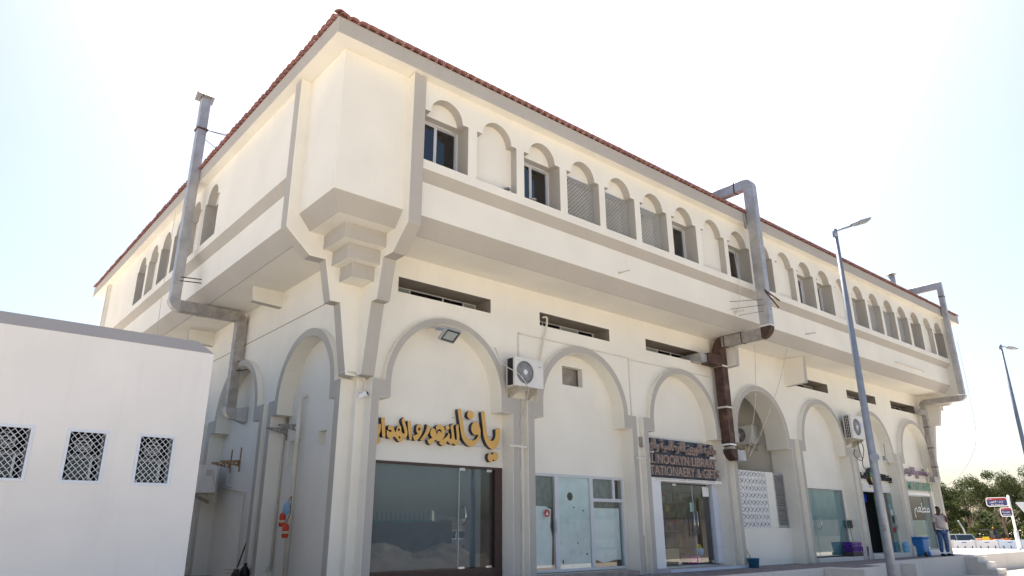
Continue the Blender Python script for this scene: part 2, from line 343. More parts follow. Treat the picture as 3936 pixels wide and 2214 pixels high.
def tile_mesh():
    # barrel tile: half-round shell, lower end pointing to -Y, tapered, 0.20 m pitch
    m=MB(); k=7; L0,L1=-.08,.42; o=[];i_=[]
    for (y,r,z) in ((L0,.098,.0),(L1,.080,.14)):
        oo=[m.bm.verts.new((r*math.cos(math.pi*j/k),y,z+r*.5*math.sin(math.pi*j/k))) for j in range(k+1)]
        ii=[m.bm.verts.new(((r-.018)*math.cos(math.pi*j/k),y,z+(r-.018)*.5*math.sin(math.pi*j/k)-.004)) for j in range(k+1)]
        o.append(oo); i_.append(ii)
    for j in range(k):
        m.bm.faces.new((o[0][j],o[0][j+1],o[1][j+1],o[1][j])).smooth=True; m.bm.faces.new((i_[0][j+1],i_[0][j],i_[1][j],i_[1][j+1])).smooth=True
        m.bm.faces.new((o[0][j+1],o[0][j],i_[0][j],i_[0][j+1]))
    for j in (0,k): m.bm.faces.new((o[0][j],o[1][j],i_[1][j],i_[0][j]))
    # trough tile between barrels
    m.box(.07,.13,L0+.01,L1,-.028,-.012)
    return m
t0=tile_mesh().build('roof_tile',[TILE],B,loc=(-1.70,-1.80,ZF1+.025),recalc=False,local=True)
n=0
for i in range(1,157):
    o=share(t0,(-1.70+.2*i,-1.80+random.uniform(-.012,.012),ZF1+.025+random.uniform(-.004,.006)),(random.uniform(-.02,.02),0,random.uniform(-.04,.04)),B)
for i in range(0,103):
    o=share(t0,(-1.80+random.uniform(-.012,.012),-1.66+.2*i,ZF1+.025+random.uniform(-.004,.006)),(random.uniform(-.02,.02),0,R(-90)+random.uniform(-.04,.04)),B)
for i in range(3): share(t0,(-1.78+.3*i,-1.78+.3*i,ZF1+.08+.07*i),(R(12),0,R(-45)),B)
# upper courses of the skirt, joined
m=MB()
for row in (1,2):
    for i in range(int(31.0/.2)-row*4):
        x=-1.70+.2*i+.28*row; y=-1.80+.34*row; z=ZF1+.03+.095*row
        k=5; a=[];b=[]
        for j in range(k+1):
            a.append(m.bm.verts.new((x+.09*math.cos(math.pi*j/k),y,z+.08*math.sin(math.pi*j/k)))); b.append(m.bm.verts.new((x+.08*math.cos(math.pi*j/k),y+.4,z+.11+.06*math.sin(math.pi*j/k))))
        for j in range(k): m.bm.faces.new((a[j],a[j+1],b[j+1],b[j]))
    for i in range(int(20.2/.2)-row*4):
        y=-1.60+.2*i+.28*row; x=-1.80+.34*row; z=ZF1+.03+.095*row
        k=5; a=[];b=[]
        for j in range(k+1):
            a.append(m.bm.verts.new((x,y+.09*math.cos(math.pi*j/k),z+.08*math.sin(math.pi*j/k)))); b.append(m.bm.verts.new((x+.4,y+.08*math.cos(math.pi*j/k),z+.11+.06*math.sin(math.pi*j/k))))
        for j in range(k): m.bm.faces.new((a[j],a[j+1],b[j+1],b[j]))
tag(m.build('roof_tiles',[TILE],B,recalc=False),kind='stuff')
# --- corner brackets (stepped fins), near corner, far right corner and far left corner
PROF=[(-1.681,ZF0),(-1.681,6.59),(-1.159,6.12),(-.821,6.12),(-.653,5.30),(-.443,5.30),(-.22,3.888),(.3,3.888),(.3,ZF0)]
def fin(F,a0,a1,name='corner_bracket'):
    m=MB(); m.prism([F(a0,z-.001,d) for d,z in PROF],Vector(F(a1,0,0))-Vector(F(a0,0,0)),mi=1,sm=0)
    return m.build(name,[GREY,CREAM],B,bevel=.008)
fin(FY,0,.285); fin(FX,0,.285)
fin(FY,XC-.25,XC); fin(FX,YC-.285,YC)
def mirror_box(b,z0,z1,name,mt,sx=0,sy=0,b2=None):
    m=MB(); e=.04
    if sx==0 and sy==0: f=lambda q:[(-q,-q),(e,-q),(e,e),(-q,e)]
    elif sx: f=lambda q:[(XC-e,-q),(XC+q*.85,-q),(XC+q*.85,e),(XC-e,e)]
    else: f=lambda q:[(-q,YC-e),(e,YC-e),(e,YC+q),(-q,YC+q)]
    lo=[m.bm.verts.new((x,y,z0)) for x,y in f(b2 if b2 is not None else b)]; hi=[m.bm.verts.new((x,y,z1)) for x,y in f(b)]
    m.bm.faces.new(lo[::-1]).material_index=1; m.bm.faces.new(hi).material_index=1
    for i in range(4): m.bm.faces.new((lo[i],lo[(i+1)%4],hi[(i+1)%4],hi[i]))
    return m.build(name,mt,B,bevel=.006)
for sx,sy in ((0,0),(1,0),(0,1)):
    mirror_box(1.455,6.921,ZF0-.002,'corner_box',[CREAM,CREAM],sx,sy)
    mirror_box(1.455,6.605,6.919,'tapered_corbel',[GREY,CREAM],sx,sy,1.204)
    mirror_box(.894,6.30,6.604,'corbel',[GREY,CREAM],sx,sy)
    mirror_box(.689,6.003,6.299,'corbel',[GREY,CREAM],sx,sy)
    mirror_box(.498,5.706,6.002,'corbel',[GREY,CREAM],sx,sy)
# corner piers
m=MB(); m.box(.085,.5,.085,.5,-.1,3.9); m.box(0.0,.5,0.0,.5,3.885,9.9); m.build('corner_pier',CREAM,B,bevel=.01)
m=MB(); m.box(XC-.5,XC-.085,.085,.5,-.1,3.9); m.box(XC-.5,XC,.001,.5,3.885,9.9); m.build('corner_pier',CREAM,B,bevel=.01)
# --- arcade: ring surrounds, walls, infill
def arch_pts(lo,li,c,Ro,Ri,zc=3.83,zt=3.868,zb=3.522,ro=None,ri=None,li2=None,k=28):
    """lo/ro: outer edges of the legs, li/ri: inner edges; ring centre c"""
    ring_o=[(c+Ro*math.cos(math.pi*j/k),zc+Ro*math.sin(math.pi*j/k)) for j in range(k+1)]   # right -> left
    ring_o=[(x,max(z,zt)) for x,z in ring_o]
    ring_i=[(c-Ri*math.cos(math.pi*j/k),zc+Ri*math.sin(math.pi*j/k)) for j in range(k+1)]   # left -> right
    outer=[(ro,-.06),(ro,zt)]+ring_o+[(lo,zt),(lo,-.06)]
    inner=[(li,-.06),(li,zb),(c-Ri,zb)]+ring_i+[(c+Ri,zb),(ri,zb),(ri,-.06)]
    return outer+inner
ARR=[ (.26,.445,2.11,1.565,1.415,3.865,4.06),(4.31,4.515,6.22,1.60,1.42,7.935,8.135),(8.405,8.595,10.30,1.60,1.43,12.03,12.22),
      (12.46,12.66,14.33,1.60,1.43,15.985,16.20),(16.475,16.665,18.34,1.60,1.42,20.04,20.25),(20.47,20.68,22.37,1.60,1.42,24.01,24.21),(24.46,24.66,26.35,1.60,1.42,28.0,28.2)]
ARL=[(.26,.47,1.98,1.44,1.27,3.56,3.75),(4.04,4.23,5.93,1.46,1.30,7.64,7.86),(8.15,8.35,10.05,1.46,1.30,11.75,11.95),(12.3,12.5,14.2,1.46,1.30,15.9,16.1)]
def arcade(F,A,x0,x1,slots,zc,skip=()):
    for i,(lo,li,c,Ro,Ri,ri,ro) in enumerate(A):
        m=MB(); pts=arch_pts(lo,li,c,Ro,Ri,zc=zc,ro=ro,ri=ri)
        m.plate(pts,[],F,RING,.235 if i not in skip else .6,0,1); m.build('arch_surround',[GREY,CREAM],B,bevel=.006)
    # the wall plane, one panel per bay
    cuts=[x0]+[(A[i][6]+A[i+1][0])/2 for i in range(len(A)-1)]+[x1]
    m=MB()
    for i,(lo,li,c,Ro,Ri,ri,ro) in enumerate(A):
        k=20; Rm=(Ro+Ri)/2; a=cuts[i]; b=cuts[i+1]
        hole=[((lo+li)/2,-.08),((lo+li)/2,3.6),(c-Rm,3.6)]+[(c-Rm*math.cos(math.pi*j/k),zc+Rm*math.sin(math.pi*j/k)) for j in range(k+1)]+[(c+Rm,3.6),((ri+ro)/2,3.6),((ri+ro)/2,-.08)]
        outer=[(a,-.08)]+hole+[(b,-.08),(b,6.63),(a,6.63)]
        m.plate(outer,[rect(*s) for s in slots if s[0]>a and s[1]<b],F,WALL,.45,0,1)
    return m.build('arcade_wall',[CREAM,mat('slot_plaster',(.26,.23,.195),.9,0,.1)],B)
SL=[(.835,3.33),(4.875,7.41),(8.92,11.42),(16.96,19.46),(20.97,23.48),(24.9,27.39)]
arcade(FY,ARR,.272,XC-.1,[(a,b,5.80,6.132) for a,b in SL],3.83,skip=(3,))
arcade(FX,ARL,.272,YC-.1,[],3.79)
# slot windows
for k,(a,b) in enumerate(SL):
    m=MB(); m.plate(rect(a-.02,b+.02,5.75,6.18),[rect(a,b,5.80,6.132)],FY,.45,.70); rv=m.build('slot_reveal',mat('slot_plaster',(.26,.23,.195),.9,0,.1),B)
    n4=[a+.03+(b-a-.06)*t for t in (0,.25,.62,.86,1)] if k==0 else [a+.03+(b-a-.06)*t for t in (0,.24,.5,.76,1)]
    fr=MB(); fr.plate(rect(a,b,5.70,6.13),[rect(n4[j]+.02,n4[j+1]-.02,5.76,6.105) for j in range(4)],FY,.535,.575); fo=fr.build('slot_window',ALU,B)
    for j in range(4):
        p=MB(); p.plate(rect(n4[j]+.01,n4[j+1]-.01,5.75,6.11),[],FY,.55,.557); p.build('pane',DARKGL if (j+k)%3 else mat('frosted_pane',(.33,.36,.33),.3),fo)
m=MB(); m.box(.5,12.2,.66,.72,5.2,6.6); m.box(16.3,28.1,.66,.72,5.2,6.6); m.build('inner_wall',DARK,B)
# soffit beams
def beam(F,a0,a1,d1,zb,zs=.08):
    m=MB(); m.prism([F(a0,6.63,.0),F(a0,6.63,-d1),F(a0,zb+.0,-d1+.04),F(a0,zb-zs*.5,.0)],Vector(F(a1,0,0))-Vector(F(a0,0,0)),mi=1,sm=0); m.build('soffit_beam',[GREY,CREAM],B,bevel=.006)
beam(FY,12.32,12.50,.76,5.74); beam(FY,16.40,16.58,.78,5.72)
beam(FX,3.93,4.13,.80,6.27); beam(FX,8.80,9.0,.76,6.26)
# groove line on the left wall
m=MB(); m.box(WALL-.004,WALL+.05,.3,YC-.3,5.722,5.738); m.build('shadow_gap',mat('groove',(.22,.17,.11),.9),B)
# --- infill panels of each bay
def infill(F,lo,ro,top,holes,name='infill_wall'):
    m=MB(); m.plate(rect(lo+.06,ro-.06,-.08,top),[rect(*h) for h in holes],F,INF,INF+.16,0,0); return m.build(name,[CREAM],B)
infill(FY,.26,4.06,5.35,[(.58,3.855,.0,2.355)])
infill(FY,4.31,8.135,5.35,[(4.60,7.86,.12,2.30),(5.82,6.545,4.482,4.962)])
infill(FY,8.405,12.22,5.35,[(9.17,11.90,.09,2.26)])
infill(FY,16.475,20.25,5.35,[(17.15,19.86,.16,2.33)])
infill(FY,20.47,24.21,5.35,[(21.35,23.95,.16,2.38)])
infill(FY,24.46,28.2,5.35,[(25.3,27.87,.22,2.34)])
infill(FX,.26,3.75,5.2,[(2.7,3.28,2.40,2.96),(1.47,1.83,2.73,3.03)])
infill(FX,4.04,7.86,5.2,[]); infill(FX,8.15,11.95,5.2,[]); infill(FX,12.3,16.1,5.2,[])
m=MB(); m.box(.36,.42,1.3,3.4,2.3,3.1); m.build('hole_backing',CREAM,B)
m=MB(); m.box(5.7,6.7,.44,.5,4.4,5.05); m.build('niche_back',mat('raw_cement',(.30,.28,.25),.95,0,.25,4,.4,30),B)
# window sticker outline "bump" marks on the walls
# --- floors, rooms, back walls
m=MB(); m.box(.45,12.25,.36,4.4,-.05,.12); m.box(16.4,28.1,.36,4.4,-.05,.15); m.build('shop_floor',mat('shop_tiles',(.45,.44,.42),.4),B)
m=MB(); m.box(.45,12.25,.37,4.4,2.75,2.85); m.box(16.4,28.1,.37,4.4,2.75,2.85); m.build('shop_ceiling',WHITE,B)
m=MB()
for x in (.42,4.18,8.28,12.3,16.3,20.36,24.33,28.0): m.box(x-.05,x+.05,.37,4.4,-.05,6.5)
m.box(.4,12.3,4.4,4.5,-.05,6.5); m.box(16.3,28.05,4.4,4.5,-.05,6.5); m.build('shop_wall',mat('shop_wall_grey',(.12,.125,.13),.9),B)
m=MB(); m.box(.5,28.05,.5,3.0,6.45,6.6); m.box(XC-.3,XC-.1,.4,16.5,-.1,ZF0); m.box(.6,XC-.2,16.4,16.6,-.1,ZF0); m.box(.42,.5,4.5,16.4,-.1,7.9); m.box(4.5,28,4.6,16.3,6.7,6.8); m.build('back_wall',CREAM,B)
# =========================================================================== SHOP FRONTS
# shop 1: brown surround, reflective glass with a hanging pale cloth behind
sf=MB(); sf.plate([(.6,.0),(3.855,.0),(3.855,2.352),(.6,2.352)],[rect(.66,3.66,.30,2.305)],FY,INF-.012,INF+.10); o=sf.build('shopfront_frame',BROWN,B,bevel=.004)
g1=MB(); g1.plate(rect(.66,2.70,.30,2.305),[],FY,INF+.04,INF+.05); g1.build('fixed_pane',GLASS,o)
dr=MB(); dr.plate(rect(2.725,3.60,.305,2.30),[],FY,INF+.04,INF+.05); d1=dr.build('glass_door',GLASS,B)
h=MB(); h.tube([(2.80,.21+.01,1.16),(2.80,.13,1.18),(2.80,.10,1.34),(2.80,.13,1.49),(2.80,.22,1.51)],.012,8); h.build('handle',STEEL,d1)
for (x,z) in ((2.78,2.285),(3.52,2.285),(2.80,.315),(3.52,.315)):
    p=MB(); p.box(x-.075,x+.075,INF+.025,INF+.065,z-.035,z+.025); p.build('patch_fitting',STEEL,d1)
e=MB(); e.box(2.704,2.722,INF+.035,INF+.055,.305,2.30); e.build('door_edge',ALUD,d1)
def cloth(x0,x1,z0,z1,y,mt,name,amp=.03,seed=1,sag=0.,parent=None,n=40,mz=16):
    rnd=random.Random(seed); ph=[rnd.uniform(0,6.28) for _ in range(6)]; fr=[rnd.uniform(3,12) for _ in range(6)]
    m=MB(); G=[]
    for i in range(n+1):
        x=x0+(x1-x0)*i/n; row=[]
        for j in range(mz+1):
            t=j/mz; zb=z0+sag*(math.sin((x-x0)*3.1+ph[0])*.5+math.sin((x-x0)*7.3+ph[1])*.25)
            z=zb+(z1-zb)*t
            yy=y+amp*sum(math.sin(fr[q]*(x+.25*(z)*math.sin(ph[q]))+ph[q]) for q in range(6))/3
            row.append(m.bm.verts.new((x,yy,z)))
        G.append(row)
    for i in range(n):
        for j in range(mz): m.bm.faces.new((G[i][j],G[i+1][j],G[i+1][j+1],G[i][j+1]))
    return m.build(name,mt,parent,smooth=True)
CL=mat('grey_cloth',(.145,.155,.17),.9); 
cloth(.68,3.36,.32,2.36,INF+.12,CL,'cloth_curtain',.014,3,0,B,90,16)
# shop 2: white aluminium frontage, papered glass
o=MB(); hs=[rect(4.66,5.44,.20,2.235),rect(5.57,6.63,.20,2.235),rect(6.74,7.46,1.775,2.235),rect(7.54,7.80,1.775,2.235),rect(6.74,7.80,.20,1.695)]
o.plate(rect(4.61,7.86,.135,2.295),hs,FY,INF-.03,INF+.05); o=o.build('shopfront_frame',ALU,B,bevel=.004)
PAP=mat('paper_blue_white',(.70,.74,.75),.7,0,.1,2.5,0,1,(.30,.34,.34),.5,3)
PAPW=mat('paper_white',(.82,.82,.82),.8,0,.08,4)
PLG=mat('grey_plastic_sheet',(.16,.165,.17),.4,0,.3,9)
for hh,bm_ in zip(hs,(None,PAP,PLG,DARK,PAPW)):
    p=MB(); p.plate(hh,[],FY,INF+.0,INF+.008); p.build('pane',GLASS,o)
p=MB(); p.plate(rect(5.55,6.65,.18,2.25),[circ(5.98,1.80,.10,.10,9),circ(6.1,1.55,.025,.02,6),circ(6.42,1.48,.03,.02,6),circ(5.70,.35,.03,.05,6),circ(6.5,.5,.03,.03,6),circ(6.2,.75,.02,.03,6)],FY,INF+.02,INF+.022); p.build('window_film',PAP,B)
cloth(4.64,5.46,1.55,2.25,INF+.09,PLG,'plastic_sheet',.012,5,.05,B,20,8)
cloth(6.72,7.50,1.74,2.25,INF+.09,PLG,'plastic_sheet',.012,6,.03,B,20,8)
p=MB(); p.plate([(4.64,.24),(5.36,.24),(5.40,.9),(5.34,1.1),(5.38,1.5),(5.2,1.56),(4.64,1.58)],[],FY,INF+.05,INF+.053); p.build('paper_sheet',PAPW,B)
cloth(6.75,7.77,.36,1.55,INF+.06,PAPW,'paper_sheet',.012,9,.10,B,24,10)
cloth(6.9,7.80,1.30,1.70,INF+.14,PLG,'plastic_sheet',.02,10,.05,B,20,6)
p=MB(); p.box(5.45,5.50,INF-.06,INF-.03,.98,1.28); p.box(5.43,5.47,INF-.09,INF-.03,1.0,1.26); p.build('handle',ALU,o)
p=MB(); p.plate(circ(5.20,1.41,.085,.085,18),[],FY,INF-.006,INF-.002); st=p.build('round_sticker',mat('red_sticker',(.45,.05,.05),.6),B)
p=MB(); p.plate([(5.20,1.46),(5.16,1.37),(5.24,1.37)],[],FY,INF-.010,INF-.0065); p.build('sticker_mark',WHITE,st)
m=MB(); m.box(4.56,8.0,-.16,INF,-.05,.10); m.build('threshold',mat('rough_step',(.36,.29,.25),.95,0,.2,8,.5,20),B,bevel=.01)
# shop 3: the stationery shop, frameless glass doors in a tiled surround
TW=mat('white_tiles',(.62,.66,.74),.3,0,.04)
m=MB(); m.box(8.66,9.16,-.02,INF+.03,.1,2.26); m.build('tiled_pier',WHITE,B)
for k in range(5):
    for j in range(2):
        m=MB(); m.box(11.75+.30*j+.004,12.04+.30*j,INF-.035-.0,INF+.12,.13+.45*k+.004,.13+.45*k+.446); m.build('wall_tile',TW,B)
m=MB(); m.box(8.66,12.30,-.0,INF+.14,2.265,2.36); m.build('lintel',WHITE,B,bevel=.005)
for a,b in ((9.0,10.3),(10.42,11.65)):
    m=MB(); m.tube([(a,-.02,2.335),(b,-.02,2.335)],.022,8); m.build('tube_light',WHITE,B)
o=MB(); o.plate(rect(9.17,9.99,.17,2.25),[],FY,INF+.06,INF+.07); o.build('fixed_pane',GLASS,B)
for a,b in ((10.0,10.89),(10.905,11.72)):
    o=MB(); o.plate(rect(a,b,.17,2.23),[],FY,INF+.06,INF+.07); dd=o.build('glass_door',GLASS,B)
    for z in (2.215,.185):
        p=MB(); p.box(a+.0 if a<10.5 else b-.16,a+.16 if a<10.5 else b,INF+.04,INF+.09,z-.03,z+.03); p.build('patch_fitting',STEEL,dd)
    hx=10.76 if a<10.5 else 10.92
    p=MB(); p.tube([(hx,.16,.88),(hx,.16,1.52)],.014,8); p.tube([(hx,.16,1.0),(hx,.26,1.0)],.008,6); p.tube([(hx,.16,1.4),(hx,.26,1.4)],.008,6); p.build('handle',STEEL,dd)
    p=MB(); p.box((b if a<10.5 else a)-.006,(b if a<10.5 else a)+.006,INF+.052,INF+.078,.17,2.23); p.build('door_edge',ALUD,dd)
p=MB(); p.plate(rect(11.38,11.68,1.93,2.20),[],FY,INF+.045,INF+.05); p.build('paper_notice',PAPW,B)
p=MB(); p.plate(rect(10.72,10.84,1.50,1.75),[],FY,INF+.045,INF+.05); p.build('paper_notice',mat('green_paper',(.3,.45,.40),.7),B)
# step in front
stp=thing('door_step',(10.9,-.1,-.05),'white tiled step in front of the stationery shop','step')
xs=[9.11,9.75,10.7,11.65,12.3,12.66]
m=MB(); m.box(8.60,12.66,-.165,INF-.01,-.05,.085); m.build('step_body',mat('step_top',(.42,.36,.34),.7,0,.15,8),stp)
for a,b in zip(xs,xs[1:]):
    m=MB(); m.box(a+.003,b-.003,-.182,-.166,-.05,.07); m.build('step_tile',TW,stp)
m=MB(); m.box(8.60,9.09,-.19,-.166,-.05,.11); m.build('step_tile',mat('pink_tile',(.45,.40,.42),.5),stp)
# goods inside
def shelf(x0,x1,y0,z0,rows,seed,name_label):
    rnd=random.Random(seed); t=thing('display_shelf',(x0,y0,z0),name_label,'shelf')
    m=MB(); dz=.42
    for r in range(rows+1): m.box(x0,x1,y0,y0+.35,z0+dz*r,z0+dz*r+.025)
    m.box(x0-.02,x0,y0,y0+.35,z0,z0+dz*rows); m.box(x1,x1+.02,y0,y0+.35,z0,z0+dz*rows); m.build('shelf_frame',mat('shelf_grey',(.2,.2,.2),.6),t)
    cs=[(.28,.07,.07),(.07,.12,.25),(.3,.26,.1),(.08,.2,.10),(.3,.3,.3),(.25,.13,.18),(.08,.08,.09),(.13,.25,.28)]
    for k,c in enumerate(cs):
        m=MB(); cnt=0
        for r in range(rows):
            x=x0+.02
            while x<x1-.1:
                wd=rnd.uniform(.05,.16); hh=rnd.uniform(.12,.36)
                if rnd.randrange(len(cs))==k: m.box(x,x+wd,y0+.02,y0+rnd.uniform(.12,.3),z0+dz*r+.025,z0+dz*r+.025+hh); cnt+=1
                x+=wd+.01
        if cnt: tag(m.build('goods',mat('goods%d'%k,c,.5),t),kind='stuff')
        else: m.bm.free()
shelf(11.0,12.2,1.5,.13,5,3,'shelf of small coloured goods at the right inside the stationery shop')
shelf(9.3,10.9,3.3,.13,5,4,'long shelf of goods at the back of the stationery shop')
m=MB(); m.box(9.45,10.5,.55,1.0,.13,.55); tag(m.build('carton',mat('brown_card',(.32,.24,.15),.9,0,.15),bevel=.02),'brown paper wrapped carton on the floor behind the shop glass','carton')
m=MB(); m.lathe([(.0,.0),(.2,.0),(.24,.2),(.2,.45),(.08,.6),(.03,.68)],(9.45,.75,.56),14); tag(m.build('plastic_bag',mat('clear_bag',(.55,.57,.62),.35,0,.2,12)),'crumpled translucent plastic bag standing on the brown carton','bag')
m=MB(); m.lathe([(.0,.0),(.12,.0),(.16,.16),(.15,.17),(.0,.1)],(11.45,.6,.35),14); m.lathe([(.0,.30),(.07,.28),(.1,.2),(.12,.15),(.0,.14)],(11.45,.6,.35),12,1); m.build('toy_bucket',[mat('toy_blue',(.1,.4,.65),.4),mat('toy_yellow',(.7,.55,.05),.4)])
tag(bpy.data.objects['toy_bucket'],'small blue toy bucket with yellow lid inside the shop glass','toy')
m=MB(); m.lathe([(.0,0),(.2,0),(.28,.2),(.26,.21),(.0,.1)],(11.15,.65,.13),14); tag(m.build('mesh_basket',mat('pink_mesh',(.55,.06,.3),.5)),'pink mesh basket on the floor inside the shop glass','basket')
# shop 5: sliding green glass
o=MB(); o.plate(rect(17.15,19.87,.12,2.35),[rect(17.2,19.82,.19,2.31)],FY,INF-.0,INF+.06); o=o.build('shopfront_frame',ALUD,B)
p=MB(); p.plate(rect(17.2,17.66,.19,2.31),[],FY,INF+.025,INF+.035); p.build('fixed_pane',GREENGL,o)
p=MB(); p.plate(rect(17.67,19.82,.19,2.31),[],FY,INF+.012,INF+.022); dd=p.build('glass_door',GREENGL,B)
h=MB(); h.tube([(17.82,.2,1.02),(17.80,.12,1.04),(17.80,.10,1.22),(17.80,.12,1.42),(17.82,.2,1.44)],.014,8); h.build('handle',STEEL,dd)
CURT=mat('pale_blue_blind',(.36,.47,.50),.8,0,.15,2)
cloth(17.22,19.8,.2,2.3,INF+.10,CURT,'cloth_curtain',.02,31,0,B)
m=MB(); m.box(16.83,19.95,-.175,INF-.01,-.05,.125); m.build('threshold',CONC,B,bevel=.012)
# shop 6: grocery, open doorway with a green glass leaf swung out
m=MB(); m.box(21.30,21.40,INF-.02,INF+.1,.15,2.36); m.box(21.30,24.0,INF-.03,INF+.1,2.36,2.43); m.build('shopfront_frame',ALU,B)
m=MB(); m.box(21.6,23.0,.75,1.1,2.02,2.32); m.build('blue_canopy',mat('blue_sheet',(.01,.06,.5),.4),B)
fz=thing('display_fridge',(22.3,1.6,.15),'blue and white chest fridge inside the grocery doorway','fridge')
m=MB(); m.box(21.7,23.2,1.2,1.9,.15,.55); m.build('body',mat('fridge_navy',(.01,.015,.08),.4),fz)
m=MB(); m.box(21.7,23.2,1.19,1.9,.552,.84); m.build('printed_panel',mat('fridge_blue',(.1,.3,.6),.4,0,.3,4),fz)
m=MB(); m.box(21.7,23.2,1.2,1.9,.842,1.0); m.build('lid',mat('fridge_navy',(.01,.015,.08)),fz)
m=MB()
for i in range(9): m.lathe([(.0,0),(.06,0),(.06,.22),(.03,.27),(.03,.31),(0,.31)],(21.8+.15*i,1.45,1.0),8)
m.build('bottle_row',mat('yellow_bottles',(.5,.45,.05),.4),fz)
cloth(21.5,23.6,1.0,2.3,2.2,mat('green_goods',(.10,.13,.10),.9),'goods_curtain',.03,41,0,B)
o=MB(); o.plate(rect(23.05,23.97,.18,2.32),[],FY,INF-.02,INF-.008); dd=o.build('glass_door',GREENGL,B)
p=MB(); p.tube([(23.88,.12,1.0),(23.88,.12,1.52)],.016,8); p.build('handle',STEEL,dd)
cloth(23.1,23.95,.2,2.3,INF+.3,mat('green_film',(.12,.24,.18),.6,0,.35,1.2),'window_film',.01,43,0,B)
for (x,z,r,c,nm) in ((23.62,1.86,.10,(.12,.3,.4),'round_sticker'),(23.70,1.63,.12,(.45,.48,.5),'round_sticker')):
    p=MB(); p.plate(circ(x,z,r,r,16),[],FY,INF-.027,INF-.021); p.build(nm,mat('st%.2f'%c[0],c,.6),B)
p=MB(); p.plate(rect(23.66,23.82,1.24,1.5),[],FY,INF-.027,INF-.021); p.build('square_sticker',BLACK,B)
p=MB(); p.plate(circ(23.70,.98,.13,.11,12),[],FY,INF-.027,INF-.021); p.build('red_decal',mat('red_decal',(.3,.02,.04),.6),B)
m=MB(); m.box(20.9,24.35,-.12,INF-.01,-.05,.155); m.build('threshold',CONC,B,bevel=.012)
# shop 7: restaurant window
o=MB(); o.plate(rect(24.9,27.87,.19,2.345),[rect(25.3,27.78,.26,2.30)],FY,INF-.01,INF+.06); o=o.build('shopfront_frame',ALUD,B)
p=MB(); p.plate(rect(25.3,27.78,.26,2.30),[],FY,INF+.02,INF+.03); p.build('fixed_pane',GREENGL,o)
m=MB(); m.box(25.3,27.7,.40,.43,.26,1.35); m.build('window_film',mat('mint_board',(.35,.48,.42),.6),B)
m=MB(); m.box(25.0,28.1,INF-.06,INF,2.345,2.47); m.build('lintel',WHITE,B,bevel=.005)
m=MB(); m.box(24.4,28.1,-.13,INF-.01,-.05,.20); m.build('threshold',WHITE,B,bevel=.012)
# --- porch (bay 4): deep passage, breeze-block screen, shutter
m=MB(); m.box(12.45,12.55,.3,6,-.1,5.5); m.box(16.15,16.25,.58,6,-.1,5.5); m.box(12.45,16.25,5.0,5.1,-.1,5.6); m.box(12.4,16.3,.5,6,5.45,5.55); m.build('porch_wall',CREAM,B)
m=MB(); m.box(12.6,16.12,INF+.02,INF+.14,-.06,1.07); m.build('dwarf_wall',WHITE if False else CREAM,B,bevel=.01)
m=MB(); m.box(14.83,15.27,INF+.02,INF+.12,1.072,2.775); m.build('screen_pier',CREAM,B,bevel=.008)
bb=MB(); s=.208
def wedge(a,b): return [(a*.098,b*.076),(a*.098,b*.015),(a*.072,b*.026),(a*.058,b*.052),(a*.035,b*.076)][::a*b]
bb.plate(rect(-s/2+.001,s/2-.001,-s/2+.001,s/2-.001),[circ(0,0,.052,.052,10)]+[wedge(a,b) for a in (-1,1) for b in (-1,1)],FY,0,.045)
b0=bb.build('breeze_block',WHITE,B,loc=(12.85,INF+.03,1.18),local=True)
for i in range(10):
    for j in range(8):
        if i==0 and j==0: continue
        share(b0,(12.85+s*i,INF+.03+random.uniform(-.003,.003),1.18+.212*j),None,B)
sh=MB(); sh.plate(rect(15.32,15.98,1.08,2.76),[rect(15.38,15.92,1.14,2.70)],FY,INF+.05,INF+.11); so=sh.build('shutter',ALUD,B)
for k in range(20):
    z=1.15+k*.0775; p=MB(); p.prism([(15.38,INF+.055,z),(15.38,INF+.10,z+.055),(15.38,INF+.108,z+.055),(15.38,INF+.063,z)],(.54,0,0)); p.build('slat',mat('shutter_slat',(.30,.29,.28),.6),so)
m=MB(); m.box(16.0,16.10,INF-.02,INF+.14,1.08,2.78); m.build('shutter_frame',mat('blue_grey_frame',(.45,.5,.6),.5),B)
m=MB(); m.tube([(16.14,.12,-.05),(16.14,.12,2.9)],.02,8); m.build('conduit',PVC,B)
